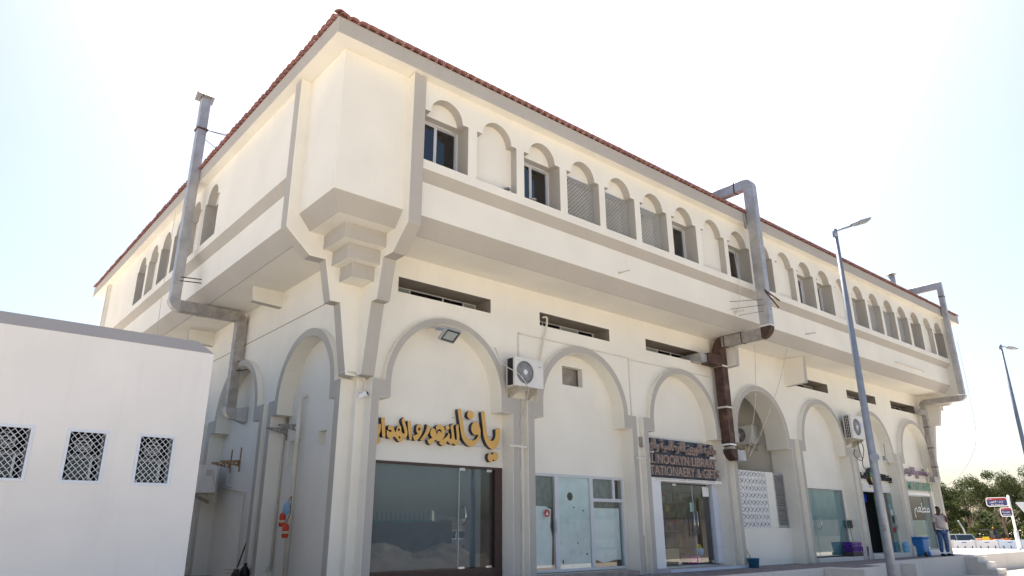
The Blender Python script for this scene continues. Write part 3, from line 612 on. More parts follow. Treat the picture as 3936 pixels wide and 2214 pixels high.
# =========================================================================== LETTERING
def text_mesh(body,x0,x1,z0,z1,y,depth,name,mats,parent=None,F=FY,off=0.0,front=0,res=3,split=False):
    cu=bpy.data.curves.new('tmp','FONT'); cu.body=body; cu.resolution_u=res; cu.extrude=.5; cu.offset=off
    ob=bpy.data.objects.new('tmp',cu); COL.objects.link(ob)
    me=bpy.data.meshes.new_from_object(ob.evaluated_get(bpy.context.evaluated_depsgraph_get())); bpy.data.objects.remove(ob); bpy.data.curves.remove(cu)
    xs=[v.co.x for v in me.vertices]; ys=[v.co.y for v in me.vertices]; a,b=min(xs),max(xs); c,d=min(ys),max(ys)
    for v in me.vertices:
        u=x0+(v.co.x-a)/(b-a)*(x1-x0); q=z0+(v.co.y-c)/(d-c)*(z1-z0); dd=y if v.co.z>0 else y+depth
        v.co=F(u,q,dd)
    me.materials.clear()
    for m_ in mats: me.materials.append(m_)
    me.update()
    ax=1 if F is FY else 0
    for p in me.polygons:
        ce=p.center
        p.material_index=0 if abs(ce[ax]-y)<abs(depth)*.05+1e-5 else min(1,len(mats)-1)
    bm=bmesh.new(); bm.from_mesh(me); bmesh.ops.recalc_face_normals(bm,faces=bm.faces); bm.to_mesh(me); bm.free()
    if split:
        bm=bmesh.new(); bm.from_mesh(me); seen=set(); out=None
        for f0 in bm.faces:
            if f0.index in seen: continue
            st=[f0]; isl=[]; seen.add(f0.index)
            while st:
                f=st.pop(); isl.append(f)
                for e in f.edges:
                    for g in e.link_faces:
                        if g.index not in seen: seen.add(g.index); st.append(g)
            vm={}; b2=bmesh.new()
            for f in isl:
                vs=[]
                for v in f.verts:
                    if v not in vm: vm[v]=b2.verts.new(v.co)
                    vs.append(vm[v])
                try: b2.faces.new(vs).material_index=f.material_index
                except ValueError: pass
            m2=bpy.data.meshes.new('letter'); 
            for m_ in mats: m2.materials.append(m_)
            b2.to_mesh(m2); b2.free(); o=bpy.data.objects.new('letter',m2); COL.objects.link(o)
            o.parent=parent; o.location=-WL[parent.name]; WL[o.name]=Vector((0,0,0)); out=o
        bm.free(); return out
    me.name=name; o=bpy.data.objects.new(name,me); COL.objects.link(o)
    if parent is not None: o.parent=parent; o.location=-WL[parent.name]; WL[o.name]=Vector((0,0,0))
    return o
AF={'ا':(0xFE8D,0xFE8E),'ب':(0xFE8F,0xFE90,0xFE91,0xFE92),'ة':(0xFE93,0xFE94),'ت':(0xFE95,0xFE96,0xFE97,0xFE98),'د':(0xFEA9,0xFEAA),'ر':(0xFEAD,0xFEAE),'ز':(0xFEAF,0xFEB0),
'س':(0xFEB1,0xFEB2,0xFEB3,0xFEB4),'ش':(0xFEB5,0xFEB6,0xFEB7,0xFEB8),'ط':(0xFEC1,0xFEC2,0xFEC3,0xFEC4),'ع':(0xFEC9,0xFECA,0xFECB,0xFECC),'ق':(0xFED5,0xFED6,0xFED7,0xFED8),'ك':(0xFED9,0xFEDA,0xFEDB,0xFEDC),
'ل':(0xFEDD,0xFEDE,0xFEDF,0xFEE0),'م':(0xFEE1,0xFEE2,0xFEE3,0xFEE4),'ن':(0xFEE5,0xFEE6,0xFEE7,0xFEE8),'ه':(0xFEE9,0xFEEA,0xFEEB,0xFEEC),'و':(0xFEED,0xFEEE),'ي':(0xFEF1,0xFEF2,0xFEF3,0xFEF4),
'ح':(0xFEA1,0xFEA2,0xFEA3,0xFEA4)}
def ar(t):
    out=[]
    for i,ch in enumerate(t):
        if ch not in AF: out.append(ch); continue
        f=AF[ch]; pj=i>0 and t[i-1] in AF and len(AF[t[i-1]])==4; nj=i+1<len(t) and t[i+1] in AF and len(f)==4
        out.append(chr(f[3] if pj and nj else f[1] if pj else f[2] if nj else f[0]))
    return ''.join(out[::-1])
# --- gold Arabic letters over shop 1: outlines given as points of the sign face
GOLD=mat('gold_face',(.66,.40,.12),.45,0,.05,3); LB=mat('letter_return',(.035,.04,.06),.5)
sg=thing('gold_letter_sign',(2.2,.1,2.6),'golden Arabic letters with black sides over the leftmost shop window','sign')
def smooth(p,n=3):
    q=[]; N=len(p)
    for i in range(N):
        a,b,c,d=p[i-1],p[i],p[(i+1)%N],p[(i+2)%N]
        for k in range(n):
            t=k/n; q.append(tuple(.5*((2*b[j])+(-a[j]+c[j])*t+(2*a[j]-5*b[j]+4*c[j]-d[j])*t*t+(-a[j]+3*b[j]-3*c[j]+d[j])*t**3) for j in range(2)))
    return q
LETTERS=[([(0.651,3.035),(0.661,2.958),(0.654,2.881),(0.627,2.819),(0.589,2.781),(0.523,2.759),(0.484,2.838),(0.503,2.957),(0.574,3.01)],[],1),([(0.577,2.757),(0.617,2.769),(0.652,2.757),(0.669,2.723),(0.663,2.681),(0.638,2.653),(0.591,2.644),(0.55,2.65),(0.527,2.695),(0.544,2.743)],[],1),([(0.657,3.164),(0.695,3.161),(0.736,3.173),(0.746,3.073),(0.756,2.978),(0.776,2.787),(0.708,2.786),(0.679,2.972)],[],0),([(1.132,3.153),(1.179,3.216),(1.196,3.168),(1.23,3.067),(1.263,2.985),(1.279,2.913),(1.273,2.852),(1.243,2.807),(1.201,2.789),(1.176,2.79),(1.171,2.753),(1.147,2.728),(1.105,2.719),(1.069,2.734),(1.039,2.768),(1.009,2.795),(0.966,2.816),(0.946,2.791),(0.906,2.77),(0.857,2.772),(0.821,2.799),(0.803,2.839),(0.802,2.887),(0.803,2.928),(0.849,2.905),(0.891,2.897),(0.91,2.916),(0.896,2.936),(0.833,2.937),(0.827,2.984),(0.843,3.015),(0.87,3.031),(0.905,3.027),(0.942,2.994),(0.969,2.948),(0.996,2.902),(1.015,2.94),(1.03,3.001),(1.06,3.037),(1.095,3.043),(1.121,3.021),(1.131,2.974),(1.137,2.914),(1.167,2.898),(1.189,2.878),(1.207,2.889),(1.208,2.931),(1.182,3.014),(1.15,3.085)],[[(1.097,2.959),(1.094,2.942),(1.083,2.932),(1.069,2.93),(1.057,2.939),(1.052,2.955),(1.055,2.971),(1.066,2.982),(1.08,2.983),(1.092,2.974)],[(1.12,2.807),(1.117,2.792),(1.107,2.782),(1.094,2.781),(1.083,2.789),(1.078,2.804),(1.081,2.819),(1.091,2.829),(1.104,2.83),(1.115,2.821)]],1),([(1.269,3.15),(1.306,3.147),(1.342,3.157),(1.353,3.066),(1.365,2.969),(1.392,2.782),(1.331,2.78),(1.293,2.963)],[],0),([(1.485,3.003),(1.489,3.059),(1.514,3.098),(1.55,3.114),(1.588,3.098),(1.62,3.051),(1.633,2.991),(1.621,2.928),(1.59,2.864),(1.541,2.805),(1.491,2.774),(1.454,2.78),(1.423,2.821),(1.403,2.862),(1.45,2.871),(1.493,2.893),(1.525,2.917),(1.494,2.948)],[[(1.583,3.011),(1.578,2.993),(1.565,2.98),(1.549,2.979),(1.535,2.989),(1.529,3.007),(1.534,3.025),(1.546,3.038),(1.563,3.039),(1.577,3.029)]],1),([(1.737,3.124),(1.783,3.103),(1.829,3.076),(1.824,3.019),(1.789,2.941),(1.724,2.868),(1.674,2.815),(1.631,2.778),(1.59,2.799),(1.643,2.862),(1.692,2.933),(1.726,3.011),(1.739,3.068)],[],1),([(1.967,3.087),(2.004,3.128),(2.065,3.146),(2.128,3.139),(2.168,3.098),(2.197,3.037),(2.195,2.973),(2.174,2.89),(2.13,2.824),(2.077,2.798),(2.015,2.803),(1.961,2.824),(1.931,2.79),(1.888,2.744),(1.843,2.713),(1.805,2.732),(1.773,2.779),(1.764,2.815),(1.809,2.825),(1.883,2.861),(1.844,2.902),(1.831,2.944),(1.833,2.976),(1.847,3.021),(1.876,3.048),(1.914,3.054),(1.945,3.035),(1.974,2.987),(1.994,2.923),(2.011,2.971),(2.046,3.011),(2.081,3.002),(2.111,2.976),(2.113,2.998),(2.096,3.035),(2.061,3.048),(2.015,3.036),(1.988,3.02),(1.97,3.05)],[],1),([(2.314,3.1),(2.309,3.08),(2.295,3.063),(2.274,3.053),(2.25,3.051),(2.229,3.058),(2.213,3.072),(2.208,3.091),(2.212,3.111),(2.227,3.128),(2.248,3.139),(2.271,3.141),(2.293,3.134),(2.308,3.119)],[],1),([(2.283,2.992),(2.322,2.963),(2.324,2.892),(2.353,2.863),(2.375,2.896),(2.366,3.021),(2.34,3.127),(2.406,3.201),(2.414,3.115),(2.434,2.99),(2.453,2.892),(2.482,2.854),(2.505,2.869),(2.502,2.986),(2.481,3.139),(2.537,3.189),(2.556,3.072),(2.576,2.947),(2.578,2.857),(2.557,2.783),(2.513,2.749),(2.468,2.755),(2.422,2.783),(2.389,2.762),(2.345,2.764),(2.3,2.792),(2.277,2.821),(2.244,2.788),(2.191,2.74),(2.148,2.71),(2.104,2.734),(2.059,2.77),(2.133,2.824),(2.208,2.883),(2.273,2.941)],[],1),([(2.518,3.5),(2.563,3.514),(2.603,3.527),(2.623,3.427),(2.648,3.319),(2.68,3.193),(2.712,3.049),(2.748,2.96),(2.819,2.902),(2.912,2.877),(2.994,2.896),(3.052,2.947),(3.081,3.018),(3.016,3.001),(2.945,3.021),(2.903,3.073),(2.89,3.146),(2.912,3.222),(2.959,3.268),(3.018,3.283),(3.084,3.247),(3.127,3.175),(3.148,3.084),(3.135,2.99),(3.094,2.894),(3.03,2.816),(2.949,2.76),(2.856,2.75),(2.763,2.788),(2.681,2.864),(2.633,2.951),(2.602,3.076),(2.57,3.22),(2.544,3.355)],[],1),([(2.96,3.432),(2.954,3.397),(2.934,3.365),(2.905,3.343),(2.87,3.333),(2.834,3.336),(2.804,3.353),(2.784,3.38),(2.777,3.414),(2.783,3.45),(2.802,3.481),(2.832,3.503),(2.867,3.514),(2.902,3.51),(2.932,3.494),(2.953,3.466)],[],1),([(3.159,3.508),(3.201,3.522),(3.25,3.536),(3.275,3.377),(3.301,3.237),(3.32,3.098),(3.351,3.007),(3.412,2.927),(3.473,2.908),(3.522,2.935),(3.559,2.994),(3.571,3.071),(3.565,3.165),(3.627,3.184),(3.689,3.204),(3.702,3.11),(3.695,2.995),(3.664,2.88),(3.596,2.781),(3.511,2.733),(3.425,2.742),(3.34,2.801),(3.273,2.898),(3.23,3.016),(3.205,3.182),(3.179,3.349)],[],1),([(3.354,2.571),(3.378,2.628),(3.426,2.64),(3.481,2.611),(3.511,2.654),(3.56,2.674),(3.615,2.656),(3.646,2.598),(3.634,2.532),(3.585,2.487),(3.536,2.489),(3.505,2.515),(3.475,2.468),(3.427,2.449),(3.379,2.481),(3.354,2.525)],[],1)]
for k,(out,holes,sm) in enumerate(LETTERS):
    m=MB(); so=smooth(out) if sm else out
    m.plate(so,[smooth(h,2) for h in holes],FY,.075,.18,0,1); m.build('letter',[GOLD,LB],sg)
for (a,b,z0,z1) in ((.5,3.1,3.02,2.98),(1.0,3.75,2.80,2.76),(2.45,3.35,3.33,3.30),(2.9,3.6,3.03,3.0)):
    m=MB(); m.prism([(a,.165,z0),(b,.165,z1),(b,.165,z1+.02),(a,.165,z0+.02)],(0,.02,0)); m.build('mounting_rail',ALU,sg)
# --- stationery shop sign
BR=mat('sign_brown',(.33,.215,.175),.5,0,.15,6); BRD=mat('sign_edge',(.33,.31,.30),.5,0,.1)
sg2=thing('stationery_sign',(10.2,-.05,2.3),'dark sign board with brown raised Arabic and English letters over glass doors','sign')
m=MB(); m.box(8.45,11.72,-.02,.20,2.365,3.38); m.build('board',mat('sign_board',(.035,.04,.06),.35,0,.3,2),sg2,bevel=.006)
text_mesh(ar('مكتبة النورين للقرطاسية والهدايا'),8.35,11.72,3.0,3.36,-.12,.10,'arabic_lettering',[BR,BRD],sg2,off=.02,split=True)
text_mesh('AL NOORYN LIBRARY',8.50,11.70,2.705,2.955,-.12,.10,'lettering',[BR,BRD],sg2,off=.012,split=True)
text_mesh('STATIONAERY & GIFTS',8.50,11.78,2.405,2.655,-.12,.10,'lettering',[BR,BRD],sg2,off=.012,split=True)
for (a,b,z0,z1) in ((8.72,8.94,2.99,3.10),(11.50,11.72,2.955,3.03)):
    m=MB(); m.box(a,b,-.035,-.022,z0,z1); m.build('small_plate',WHITE,sg2)
text_mesh('LLC',11.53,11.70,2.965,3.02,-.038,.002,'lettering',[mat('lilac_ink',(.3,.28,.4),.6)],sg2)
# --- grocery sign with round logo
sg3=thing('grocery_sign',(22.5,.1,2.5),'round green and yellow logo between black Arabic letters over the grocery','sign')
lx,lz,lr=22.33,2.93,.335
m=MB(); m.plate(circ(lx,lz,lr*1.08,lr,32),[],FY,.06,.2,0,0); m.build('logo_disc',BLACK,sg3)
def lens(p,q,bul,k=10):
    p=Vector(p);q=Vector(q);d=q-p;nn=Vector((-d.y,d.x)); out=[]
    for i in range(k+1): t=i/k; out.append(tuple(p+d*t+nn*bul*math.sin(math.pi*t)))
    for i in range(1,k): t=1-i/k; out.append(tuple(p+d*t-nn*bul*math.sin(math.pi*t)))
    return out
m=MB(); m.plate(lens((lx-.31,lz+.0),(lx+.10,lz+.31),.24),[],FY,.045,.058); m.build('logo_leaf',mat('leaf_green',(.03,.28,.12),.5),sg3)
m=MB(); m.plate(lens((lx-.30,lz-.03),(lx+.08,lz-.31),.24),[],FY,.045,.058); m.build('logo_leaf',mat('leaf_yellow',(.75,.55,.02),.5),sg3)
m=MB(); m.plate(lens((lx+.12,lz+.28),(lx+.12,lz-.28),.22),[],FY,.045,.058); m.build('logo_leaf',mat('leaf_green2',(.03,.28,.12),.5),sg3)
text_mesh(ar('بقالة'),22.95,24.0,2.74,3.06,.08,.08,'arabic_lettering',[BLACK,BLACK],sg3,off=.03,split=True)
text_mesh(ar('الحاتم'),20.9,21.96,2.70,3.06,.08,.08,'arabic_lettering',[BLACK,BLACK],sg3,off=.03,split=True)
for a,b in ((21.45,21.92),(22.12,23.05),(23.1,23.72)):
    m=MB(); m.box(a,b,.12,.19,2.50,2.61); pl=m.build('name_plate',WHITE,sg3)
    text_mesh(ar('بلدية دبا') if a>22 else ar('مرمز'),a+.05,b-.05,2.525,2.585,.117,.002,'arabic_lettering',[mat('blue_ink',(.03,.04,.15),.6)],sg3)
# --- restaurant sign
sg4=thing('restaurant_sign',(26.8,.1,2.5),'purple Arabic letters above green RESTURANT letters over the last shop','sign')
PU=mat('sign_purple',(.36,.20,.33),.5,0,.1); PG=mat('letter_edge_grey',(.35,.33,.34),.5); GR=mat('sign_green',(.05,.26,.18),.5)
text_mesh(ar('مطعم الزهرة'),25.1,28.08,3.02,3.48,.08,.10,'arabic_lettering',[PU,PG],sg4,off=.025,split=True)
text_mesh('ME RESTURANT',25.45,28.06,2.53,2.87,.08,.10,'lettering',[GR,mat('letter_edge_cream',(.55,.52,.46),.6)],sg4,off=.015,split=True)
# window writing on the restaurant glass
text_mesh(ar('مطعم'),26.0,27.6,1.45,2.05,INF+.012,.003,'window_lettering',[WHITE],B)
# =========================================================================== MECHANICAL THINGS
def rduct(path,wx,wy,name,parent,mt):
    """rectangular duct along an axis-aligned poly-line, mitred boxes"""
    m=MB()
    for p,q in zip(path,path[1:]):
        p=Vector(p);q=Vector(q);lo=Vector(map(min,p,q));hi=Vector(map(max,p,q)); d=q-p
        ax=max(range(3),key=lambda i:abs(d[i])); hw=[wx,wy,wx]
        if ax==2: hw=[wx,wy,0]
        elif ax==0: hw=[0,wy,wx]
        else: hw=[wx,0,wy]
        m.box(lo.x-hw[0],hi.x+hw[0],lo.y-hw[1],hi.y+hw[1],lo.z-hw[2],hi.z+hw[2])
    return m.build(name,mt,parent,bevel=.008)
def elbow(c,d0,d1,r,wside,waxis,name,parent,mt,k=6):
    """quarter bend in the plane of unit vectors d0,d1 (pointing away from the corner), half-thickness r in plane, wside across"""
    c=Vector(c);d0=Vector(d0);d1=Vector(d1); a=d0.cross(d1).normalized()*wside
    m=MB(); out=[c+d0*r-d1*r]; 
    for i in range(k+1):
        t=math.pi/2*i/k; out.append(c+(d0*r+d1*r)-(d0*math.sin(t)+d1*math.cos(t))*2*r)
    out.append(c+d0*r+d1*r)
    pts=[c+d0*r-d1*r]
    P=[]
    for i in range(k+1):
        t=math.pi/2*i/k; P.append(c+(d0+d1)*r-(d1*math.cos(t)+d0*math.sin(t))*2*r)
    P.append(c+(d0+d1)*r)
    m.prism([tuple(v-a) for v in P],a*2); return m.build(name,mt,parent,bevel=.006)
def collar(lo,hi,name,parent,mt=None):
    m=MB(); m.box(lo[0],hi[0],lo[1],hi[1],lo[2],hi[2]); return m.build(name,mt or GALV,parent)
# left flue
D1=thing('exhaust_duct',(-1.97,5.75,6),'grey galvanised exhaust duct on the left facade rising past the eaves to a capped top','duct')
XA,YA,XB=-1.93,6.2,-.22; h=.118
m=MB(); m.box(XA-h,XA+h,YA-h,YA+h,6.61,12.50); m.build('riser',GALV,D1,bevel=.006)
elbow((XA,YA,6.465),(0,0,1),(1,0,0),.145,h,None,'elbow',D1,GALV)
m=MB(); m.box(XA+.145,XB-.145,YA-h,YA+h,6.325,6.605); m.build('cross_run',GALVR,D1,bevel=.006)
elbow((XB,YA,6.465),(0,0,-1),(-1,0,0),.145,h,None,'elbow',D1,GALVR)
m=MB(); m.box(XB-h,XB+h,YA-h,YA+h,4.05,6.325); m.build('drop',GALVR,D1,bevel=.006)
elbow((XB,YA,3.90),(0,0,1),(1,0,0),.15,h,None,'elbow',D1,GALV)
m=MB(); a=[(XB+.145,YA-h,3.76),(XB+.145,YA+h,3.76),(XB+.145,YA+h,4.04),(XB+.145,YA-h,4.04)]; b=[(.19,YA-.17,3.69),(.19,YA+.17,3.69),(.19,YA+.17,4.10),(.19,YA-.17,4.10)]
va=[m.bm.verts.new(p) for p in a]; vb=[m.bm.verts.new(p) for p in b]; m.bm.faces.new(va);m.bm.faces.new(vb)
for i in range(4): m.bm.faces.new((va[i],va[(i+1)%4],vb[(i+1)%4],vb[i]))
m.build('wall_flange',GALV,D1)
for z in (7.0,8.2,9.75,6.5): collar((XA-h-.008,YA-h-.008,z),(XA+h+.008,YA+h+.008,z+.03),'joint',D1)
for z in (5.2,4.6,5.72): collar((XB-h-.008,YA-h-.008,z),(XB+h+.008,YA+h+.008,z+.03),'joint',D1,GALVR)
for x in (-1.3,-1.6,-.75): collar((x,YA-h-.008,6.317),(x+.03,YA+h+.008,6.612),'joint',D1,GALVR)
collar((XA-h-.03,YA-h-.03,11.5),(XA+h+.03,YA+h+.03,11.54),'clamp',D1,RUST)
m=MB()
for dx in (-.1,.1):
    for dy in (-.1,.1): m.box(XA+dx-.01,XA+dx+.01,YA+dy-.01,YA+dy+.01,12.50,12.62)
m.build('cap_leg',RUST,D1)
m=MB(); m.prism([(XA-.24,YA-.22,12.53),(XA-.24,YA,12.72),(XA-.24,YA,12.705),(XA-.24,YA-.215,12.515)],(.48,0,0)); m.prism([(XA-.24,YA+.22,12.53),(XA-.24,YA+.001,12.72),(XA-.24,YA+.001,12.705),(XA-.24,YA+.215,12.515)],(.48,0,0)); m.build('rain_cap',GALV,D1)
m=MB(); m.tube([(XA+.1,YA-.1,11.52),(-.75,5.3,11.2)],.012,5); m.tube([(XA+.1,YA-.1,11.52),(-.75,5.9,11.45)],.006,5); m.tube([(XA+.1,YA,11.3),(-.75,6.5,11.0)],.01,5); m.build('stay_rod',RUST,D1)
m=MB(); m.tube([(XA,YA-.1,7.2),(W2,YA-.25,7.2)],.014,5); m.tube([(XA,YA-.1,7.1),(W2,YA-.25,7.1)],.014,5); m.tube([(XB,YA-.1,5.0),(.0,YA-.35,5.02)],.014,5); m.tube([(XB,YA-.1,5.25),(.0,YA-.35,5.27)],.012,5); m.build('wall_stay',RUST,D1)
# big duct on the right facade
D2=thing('exhaust_duct',(12.1,-2,6),'large galvanised exhaust duct with rusty elbow running from the roof past the eaves','duct')
x0,x1,y0,y1=11.98,12.20,-2.17,-1.84; cx,cy=(x0+x1)/2,(y0+y1)/2; hx,hy=(x1-x0)/2,(y1-y0)/2
m=MB(); m.box(x0,x1,y0,y1,6.62,11.10); m.build('riser',GALV,D2,bevel=.006)
elbow((cx,cy,11.27),(0,0,-1),(0,1,0),hy,hx,None,'elbow',D2,GALV)
m=MB(); m.box(x0,x1,y1,3.2,11.10,11.43); m.build('roof_run',GALV,D2,bevel=.006)
m=MB(); m.box(x0-.05,x1+.05,.6,1.6,10.95,11.6); m.build('fan_box',GALVR,D2,bevel=.01)
elbow((cx,cy,6.45),(0,0,1),(0,1,0),hy,hx,None,'rusty_elbow',D2,RUST)
m=MB(); m.box(x0,x1,y1,-.47,6.285,6.615) if False else m.box(x0-.0,x1+.0,y1,-.49,6.29,6.60); m.build('cross_run',GALVR,D2,bevel=.006)
elbow((cx,-.33,6.45),(0,0,-1),(0,-1,0),.16,hx,None,'elbow',D2,RUST)
m=MB(); m.box(x0-.02,x1+.05,-.46,-.16,3.35,6.30)
M_=Matrix.Shear('XY',4,(0.0,0.0)); m.build('rusty_drop',RUST,D2,bevel=.006)
elbow((cx+.06,-.31,3.10),(0,0,1),(1,0,0),.16,.15,None,'elbow',D2,RUST)
m=MB(); m.box(x1+.09,12.72,-.46,-.16,2.94,3.25); m.build('outlet',GALV,D2,bevel=.004)
m=MB(); m.box(11.0,11.30,-.40,.5,5.74,5.98); m.build('branch',GALV,D2,bevel=.006)
m=MB(); m.box(11.31,x0-.03,-.50,-.14,5.70,6.03); m.build('rusty_branch',RUST,D2,bevel=.03)
for z in (9.0,): collar((x0-.01,y0-.01,z),(x1+.01,y1+.01,z+.035),'joint',D2)
collar((x0-.01,y0-.01,6.62),(x1+.01,y1+.01,6.66),'joint',D2,WHITE)
for z in (4.45,3.36,5.7): collar((x0-.03,-.47,z),(x1+.06,-.15,z+.05),'joint',D2,WHITE if z<4 else PVC)
for y in (-1.2,-.6): collar((x0-.01,y,6.28),(x1+.01,y+.03,6.61),'joint',D2,RUST)
collar((x0-.01,-1.55,11.09),(x1+.01,-1.51,11.44),'joint',D2,RUST)
m=MB(); m.tube([(11.75,-2.25,7.62),(12.55,-2.25,7.45)],.022,4); m.tube([(11.80,-2.25,7.58),(12.35,-2.30,7.18)],.022,4); m.build('rusty_angle',RUST,D2)
m=MB(); m.tube([(11.2,W2,7.35),(12.2,-2.2,7.45)],.008,4); m.tube([(11.2,W2,7.12),(12.2,-2.2,7.3)],.008,4); m.tube([(11.6,W2,7.0),(12.1,-2.2,7.1)],.006,4); m.build('stay_rod',RUST,D2)
m=MB(); m.box(x0-.14,x0-.02,-1.83,-1.81,9.75,10.28); m.build('flashing',GALVR,D2)
# far duct
D3=thing('exhaust_duct',(27.6,-2,6),'slim grey exhaust duct at the far end of the shop facade','duct')
x0,x1,y0,y1=27.55,27.76,-2.04,-1.84; cx,cy=(x0+x1)/2,(y0+y1)/2
m=MB(); m.box(x0,x1,y0,y1,6.45,11.22); m.build('riser',GALV,D3,bevel=.006)
m=MB(); m.box(x0,x1,y0,2.6,11.22,11.50); m.build('roof_run',GALV,D3,bevel=.01)
elbow((cx,cy,6.28),(0,0,1),(0,1,0),.13,.105,None,'elbow',D3,GALV)
m=MB(); m.box(x0,x1,cy+.12,-.42,6.16,6.40); m.build('cross_run',GALVR,D3,bevel=.006)
elbow((cx,-.30,6.28),(0,0,-1),(0,-1,0),.12,.105,None,'elbow',D3,GALVR)
m=MB(); m.box(x0,x1,-.40,-.2,3.1,6.16); m.build('drop',GALVR,D3,bevel=.006)
m=MB(); m.box(27.0,x0,-.40,-.2,5.72,5.95); m.build('branch',GALVR,D3,bevel=.006)
elbow((cx,-.30,2.98),(0,0,1),(-1,0,0),.12,.105,None,'elbow',D3,GALV)
m=MB(); m.box(27.05,cx-.12,-.41,-.19,2.87,3.10); m.build('outlet',GALVR,D3,bevel=.006)
for z in (8.2,7.2,9.6,10.8): collar((x0-.01,y0-.01,z),(x1+.01,y1+.01,z+.04),'joint',D3,RUST if z>10 else GALV)
for z in (5.2,4.3,3.5): collar((x0-.01,-.41,z),(x1+.01,-.19,z+.04),'joint',D3,RUST)
# rooftop vent far away
RV=thing('roof_vent',(33,6,10),'small capped metal vent pipe standing on the far roof','vent')
for o_ in [RV]: o_.location=(27.9,.05,11.35); WL[o_.name]=Vector((27.9,.05,11.35))
m=MB(); m.tube([(27.9,.05,11.35),(27.9,.05,12.45)],.14,12); m.build('pipe',GALV,RV)
m=MB(); m.lathe([(.24,0),(.23,.02),(.02,.13)],(27.9,.05,12.48),14); m.build('cap',GALV,RV)
# --- air conditioners
def slot_grille(m,x0,x1,z0,z1,y,nx,nz,mi):
    pass
def ac_unit(cx,y,z0,wd,ht,dp,label,seed,fan=.36,brackets=True,rot=0,louv=0,wallgap=.12):
    """outdoor unit, front at y, facing -Y; built at origin then rotated about z"""
    t=thing('air_conditioner',(cx,y+dp/2,z0),label,'air conditioner')
    M=Matrix.Translation((cx,y+dp/2,z0))@Matrix.Rotation(rot,4,'Z')
    def fin_(m,name,mt,par,**k):
        bmesh.ops.transform(m.bm,matrix=M,verts=m.bm.verts); return m.build(name,mt,par,**k)
    fx=-wd/2+wd*fan; fz=ht*.5; fr=min(ht*.41,wd*.30)
    m=MB(); m.plate(rect(-wd/2,wd/2,0,ht),[circ(fx,fz,fr,fr,28)],FY,-dp/2,-dp/2+.02); m.box(-wd/2,wd/2,-dp/2+.02,dp/2,ht-.02,ht); m.box(-wd/2,wd/2,-dp/2+.02,dp/2,0,.02); m.box(wd/2-.015,wd/2,-dp/2+.02,dp/2,.02,ht-.02)
    m.box(-wd/2,-wd/2+.015,-dp/2+.02,-dp/2+.07,.02,ht-.02); m.box(-wd/2,-wd/2+.015,dp/2-.03,dp/2,.02,ht-.02)
    m.box(fx-fr-.02,fx+fr+.02,-dp/2+.06,-dp/2+.07,.03,ht-.03,1); m.box(-wd/2+.02,wd/2-.02,dp/2-.05,dp/2-.01,.02,ht-.02,1)
    body=fin_(m,'casing',[ACW,BLACK],t,bevel=.006)
    m=MB()
    for k in range(5): 
        rr=fr*(.25+.17*k); m_=circ(fx,fz,rr,rr,24); m.plate(m_,[circ(fx,fz,rr-.007,rr-.007,24)],FY,-dp/2-.006,-dp/2-.001)
    for k in range(30):
        a=2*math.pi*k/30; m.tube([(fx+.2*fr*math.cos(a),-dp/2-.004,fz+.2*fr*math.sin(a)),(fx+fr*math.cos(a+.18),-dp/2-.004,fz+fr*math.sin(a+.18))],.0032,4,caps=False)
    fin_(m,'fan_guard',ALU,t)
    m=MB(); m.plate(circ(fx,fz,fr*.2,fr*.2,16),[],FY,-dp/2-.014,-dp/2-.002); fin_(m,'fan_hub',WHITE,t)
    m=MB()
    for k in range(5):
        a=2*math.pi*k/5
        m.prism([(fx,-dp/2+.04,fz),(fx+fr*.9*math.cos(a),-dp/2+.03,fz+fr*.9*math.sin(a)),(fx+fr*.9*math.cos(a+.75),-dp/2+.05,fz+fr*.9*math.sin(a+.75))],(0,.006,0))
    fin_(m,'fan_blade',mat('fan_grey',(.10,.10,.10),.5),t)
    # coil louvres on the left side
    m=MB(); m.box(-wd/2+.004,-wd/2+.012,-dp/2+.07,dp/2-.03,.02,ht-.02,1)
    if louv:
        for k in range(9): m.box(-wd/2-.004,-wd/2+.006,-dp/2+.06,dp/2-.02,.03+k*(ht-.07)/8,.038+k*(ht-.07)/8)
        for k in range(4): m.box(-wd/2-.005,-wd/2+.004,-dp/2+.07+k*(dp-.12)/3,-dp/2+.08+k*(dp-.12)/3,.02,ht-.02)
    fin_(m,'coil_guard',[ACW,BLACK],t)
    m=MB(); m.box(fx+fr+.06,wd/2-.04,-dp/2-.004,-dp/2+.001,ht*.12,ht*.72); fin_(m,'service_panel',ACW,t)
    if brackets:
        for sx in (-wd*.3,wd*.32):
            m=MB(); m.prism([(sx-.02,-dp/2+.02,-.004),(sx-.02,dp/2+wallgap,-.004),(sx-.02,dp/2+wallgap,-.24),(sx-.02,dp/2+wallgap-.03,-.24),(sx-.02,-dp/2+.02,-.04)],(.04,0,0)); fin_(m,'bracket',mat('bracket_cream',(.5,.46,.38),.7,0,.2,20,0,1,(.25,.15,.08),.6,9),t)
    return t,M
a1,_=ac_unit(4.09,-.50,4.095,.87,.655,.30,'white outdoor air conditioner between the first and second arches',1)
text_mesh('SOFRA',4.36,4.47,4.585,4.605,-.503,.001,'badge',[BLACK],a1); text_mesh('ITC',3.71,3.78,4.665,4.68,-.503,.001,'badge',[BLACK],a1)
a2,_=ac_unit(20.42,-.50,4.16,1.02,.85,.30,'white outdoor air conditioner behind the street lamp, above the grocery arch',2,louv=1,fan=.42)
m=MB(); m.box(20.62,20.88,-.508,-.502,4.60,4.78); m.build('energy_label',mat('label_lilac',(.6,.6,.72),.6),a2)
a3,_=ac_unit(15.90,1.2,3.80,.8,.64,.44,'white outdoor air conditioner inside the open porch arch',3,rot=R(-90))
